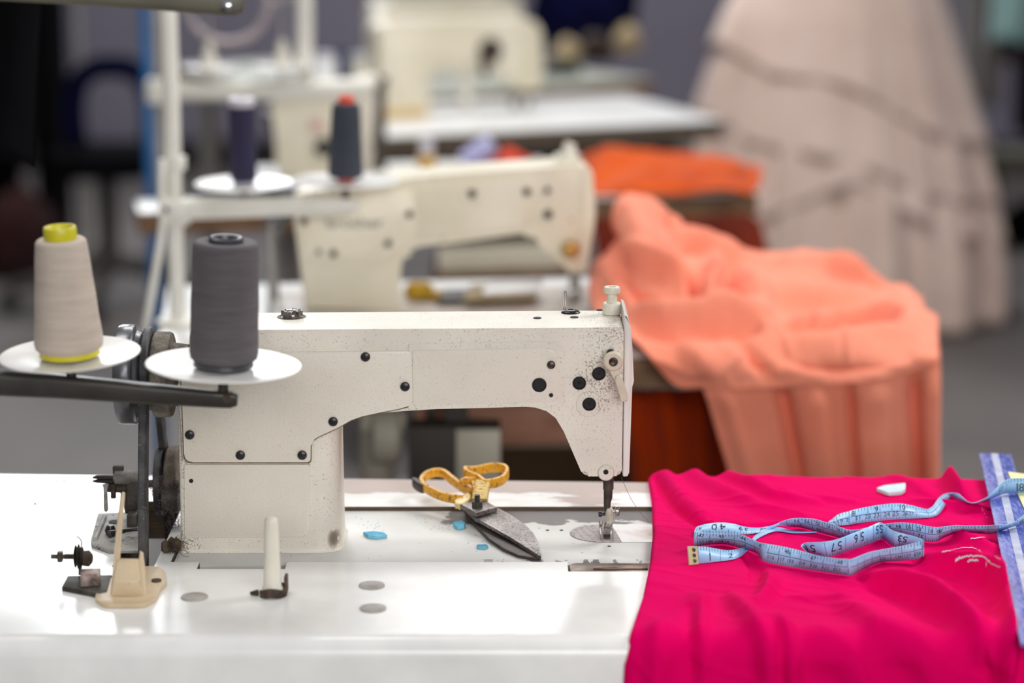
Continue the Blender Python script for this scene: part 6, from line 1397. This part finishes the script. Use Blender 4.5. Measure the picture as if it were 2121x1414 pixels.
# left: black garment close by, and a dark rail farther back
garment(20, 2.92, PY(20, 330, 2.92).z, 1.622, .15, .09, M['black_cloth'], 'black garment hanging close by in the top left corner', 5, lean=-.055)
zb2 = 1.705; xg = PY(20, 300, 2.92).x
rail(xg - .75, xg + .03, 2.92, zb2, 'rail holding the black garment at the left edge', (xg - .73, xg - .25))
YL = 7.9; xl0, xl1 = -2.3, PY(168, 300, YL).x; zl = 1.60
rail(xl0, xl1, YL, zl, 'dark clothes rail far back on the left')
GL = [(112, 'black_cloth', 'long black garment at the right end of the far left rail', .06), (58, 'dgreen_cloth', 'dark green garment on the far left rail', .40), (4, 'black_cloth', 'black garment on the far left rail, at the picture edge', .10)]
for i, (u, m_, lb, z0) in enumerate(GL): garment(u, YL, z0, zl - .083, .074, .42, M[m_], lb, 31 + i * 3)
lump('red_bag', (PY(45, 350, 7.6).x, 7.55, .0005), .13, .10, .17, mat('dark_red_cloth', rgb(52, 12, 10), .9, base2=rgb(36, 8, 8), nscale=6), 'dark red bag on the floor below the far left rail', 'bag', 41)
# navy swivel chair
YC = 7.1; xc = PY(222, 400, YC).x
ch = thing('swivel_chair', (xc, YC, 0), 'dark navy swivel chair with a rounded back, far left', 'chair')
b = BM(); lathe(b, [(.03, .10), (.028, .40), (0, .40)], (xc, YC, 0), (0, 0, 1), 16); mk('column', b, M['dark_case'], ch)
for k in range(5):
    a = math.radians(200 + 72 * k); tip_ = Vector((xc + .30 * math.cos(a), YC + .30 * math.sin(a), .075)); b = BM(); tube(b, [Vector((xc, YC, .135)), tip_], [.026, .018], 12); lg = mk('base_arm', b, M['dark_case'], ch)
    b = BM(); lathe(b, [(0, 0), (.026, 0), (.028, .01), (.028, .03), (.026, .04), (0, .04)], tip_ + Vector((-.02 * math.sin(a), .02 * math.cos(a), -.0455)), (math.sin(a), -math.cos(a), 0), 18); mk('caster', b, M['hole'], lg)
b = BM(); ol = roundpoly([(-.15, -.16), (.15, -.16), (.15, .16), (-.15, .16)], .07, 6); solid(b, [Vector((xc + x, YC + y, .40)) for x, y in ol], (0, 0, .07), .022, 3); mk('seat', b, M['black_cloth'], ch)
zt5 = PY(230, 132, YC).z; b = BM(); yb5 = YC + .16
pth = [Vector((xc + x, yb5, z)) for x, z in ((-.11, .44), (-.118, .56), (-.10, zt5 - .07), (-.05, zt5 - .03), (.0, zt5 - .025), (.05, zt5 - .03), (.10, zt5 - .07), (.118, .56), (.11, .44))]
tube(b, smooth_path(pth, 6), 1, 12, flat=(.034, .018), upv=(0, 1, 0)); mk('backrest', b, M['navy_cloth'], ch)
# ------------------------------------------------------------------ light: assumed ceiling panels, one assumed daylight panel at the windowless back wall, an assumed side key, an added fill behind the camera
def area(name, loc, rot, sx, sy, watt, col=(1, 1, 1)):
    l = bpy.data.lights.new(name, 'AREA'); l.shape = 'RECTANGLE'; l.size = sx; l.size_y = sy; l.energy = watt; l.color = col
    o = bpy.data.objects.new(name, l); COL.objects.link(o); o.location = loc; o.rotation_euler = rot; return o
R = math.radians
def aim(p, t): return (Vector(t) - Vector(p)).to_track_quat('-Z', 'Y').to_euler()
area('assumed_ceiling_light', (-.8, 2.75, 2.75), (0, 0, 0), 1.3, .35, 16, (1, .985, .96))  # assumed overhead light near the first row; no fitting is built
kp = (1.75, 3.1, 2.35); area('side_key_light', kp, aim(kp, (.1, 2.3, .8)), .9, .9, 34, (1, .985, .965))  # assumed key light from the right, placed inside the room; no window stands there
area('assumed_ceiling_light.001', (-.1, 5.0, 2.9), (0, 0, 0), 1.5, .35, 44, (1, .99, .97))  # unseen overhead panel, assumed above the middle rows
area('assumed_ceiling_light.002', (.3, 7.6, 2.9), (0, 0, 0), 1.5, .35, 36, (1, .99, .97))  # another assumed overhead panel, unseen, towards the back
fp_ = (.7, -1.0, 2.0); area('front_fill_light', fp_, aim(fp_, (-.1, 2.3, .85)), 2.2, 1.2, 68, (1, .985, .965))  # unseen fill added behind the camera to brighten the front faces
area('assumed_back_daylight', (-1.75, 9.75, 2.85), (R(-80), 0, 0), 1.5, 1.3, 60, (.95, .98, 1))  # unseen area light for assumed back daylight and tabletop glare; no window built
w = bpy.data.worlds.new('room_air'); scene.world = w; w.use_nodes = True
bg = w.node_tree.nodes['Background']; bg.inputs[0].default_value = (.92, .95, 1, 1); bg.inputs[1].default_value = .30
# ------------------------------------------------------------------ camera
cam = bpy.data.cameras.new('camera'); cam.lens = LENS; cam.sensor_width = 36; cam.sensor_fit = 'HORIZONTAL'
cam.clip_start = .05; cam.clip_end = 60
cam.dof.use_dof = True; cam.dof.focus_distance = 2.30; cam.dof.aperture_fstop = 2.5
co = bpy.data.objects.new('camera', cam); COL.objects.link(co)
co.location = CAMP; co.rotation_euler = (math.pi / 2 - PITCH, 0, 0)
scene.camera = co
vs_ = scene.view_settings; vs_.view_transform = 'Standard'; vs_.look = 'None'; vs_.gamma = 1; vs_.use_curve_mapping = False; vs_.exposure = 0.0
cy = scene.cycles
cy.max_bounces = 6; cy.diffuse_bounces = 4; cy.glossy_bounces = 3; cy.transmission_bounces = 3; cy.caustics_reflective = False; cy.caustics_refractive = False
cy.sample_clamp_indirect = 4
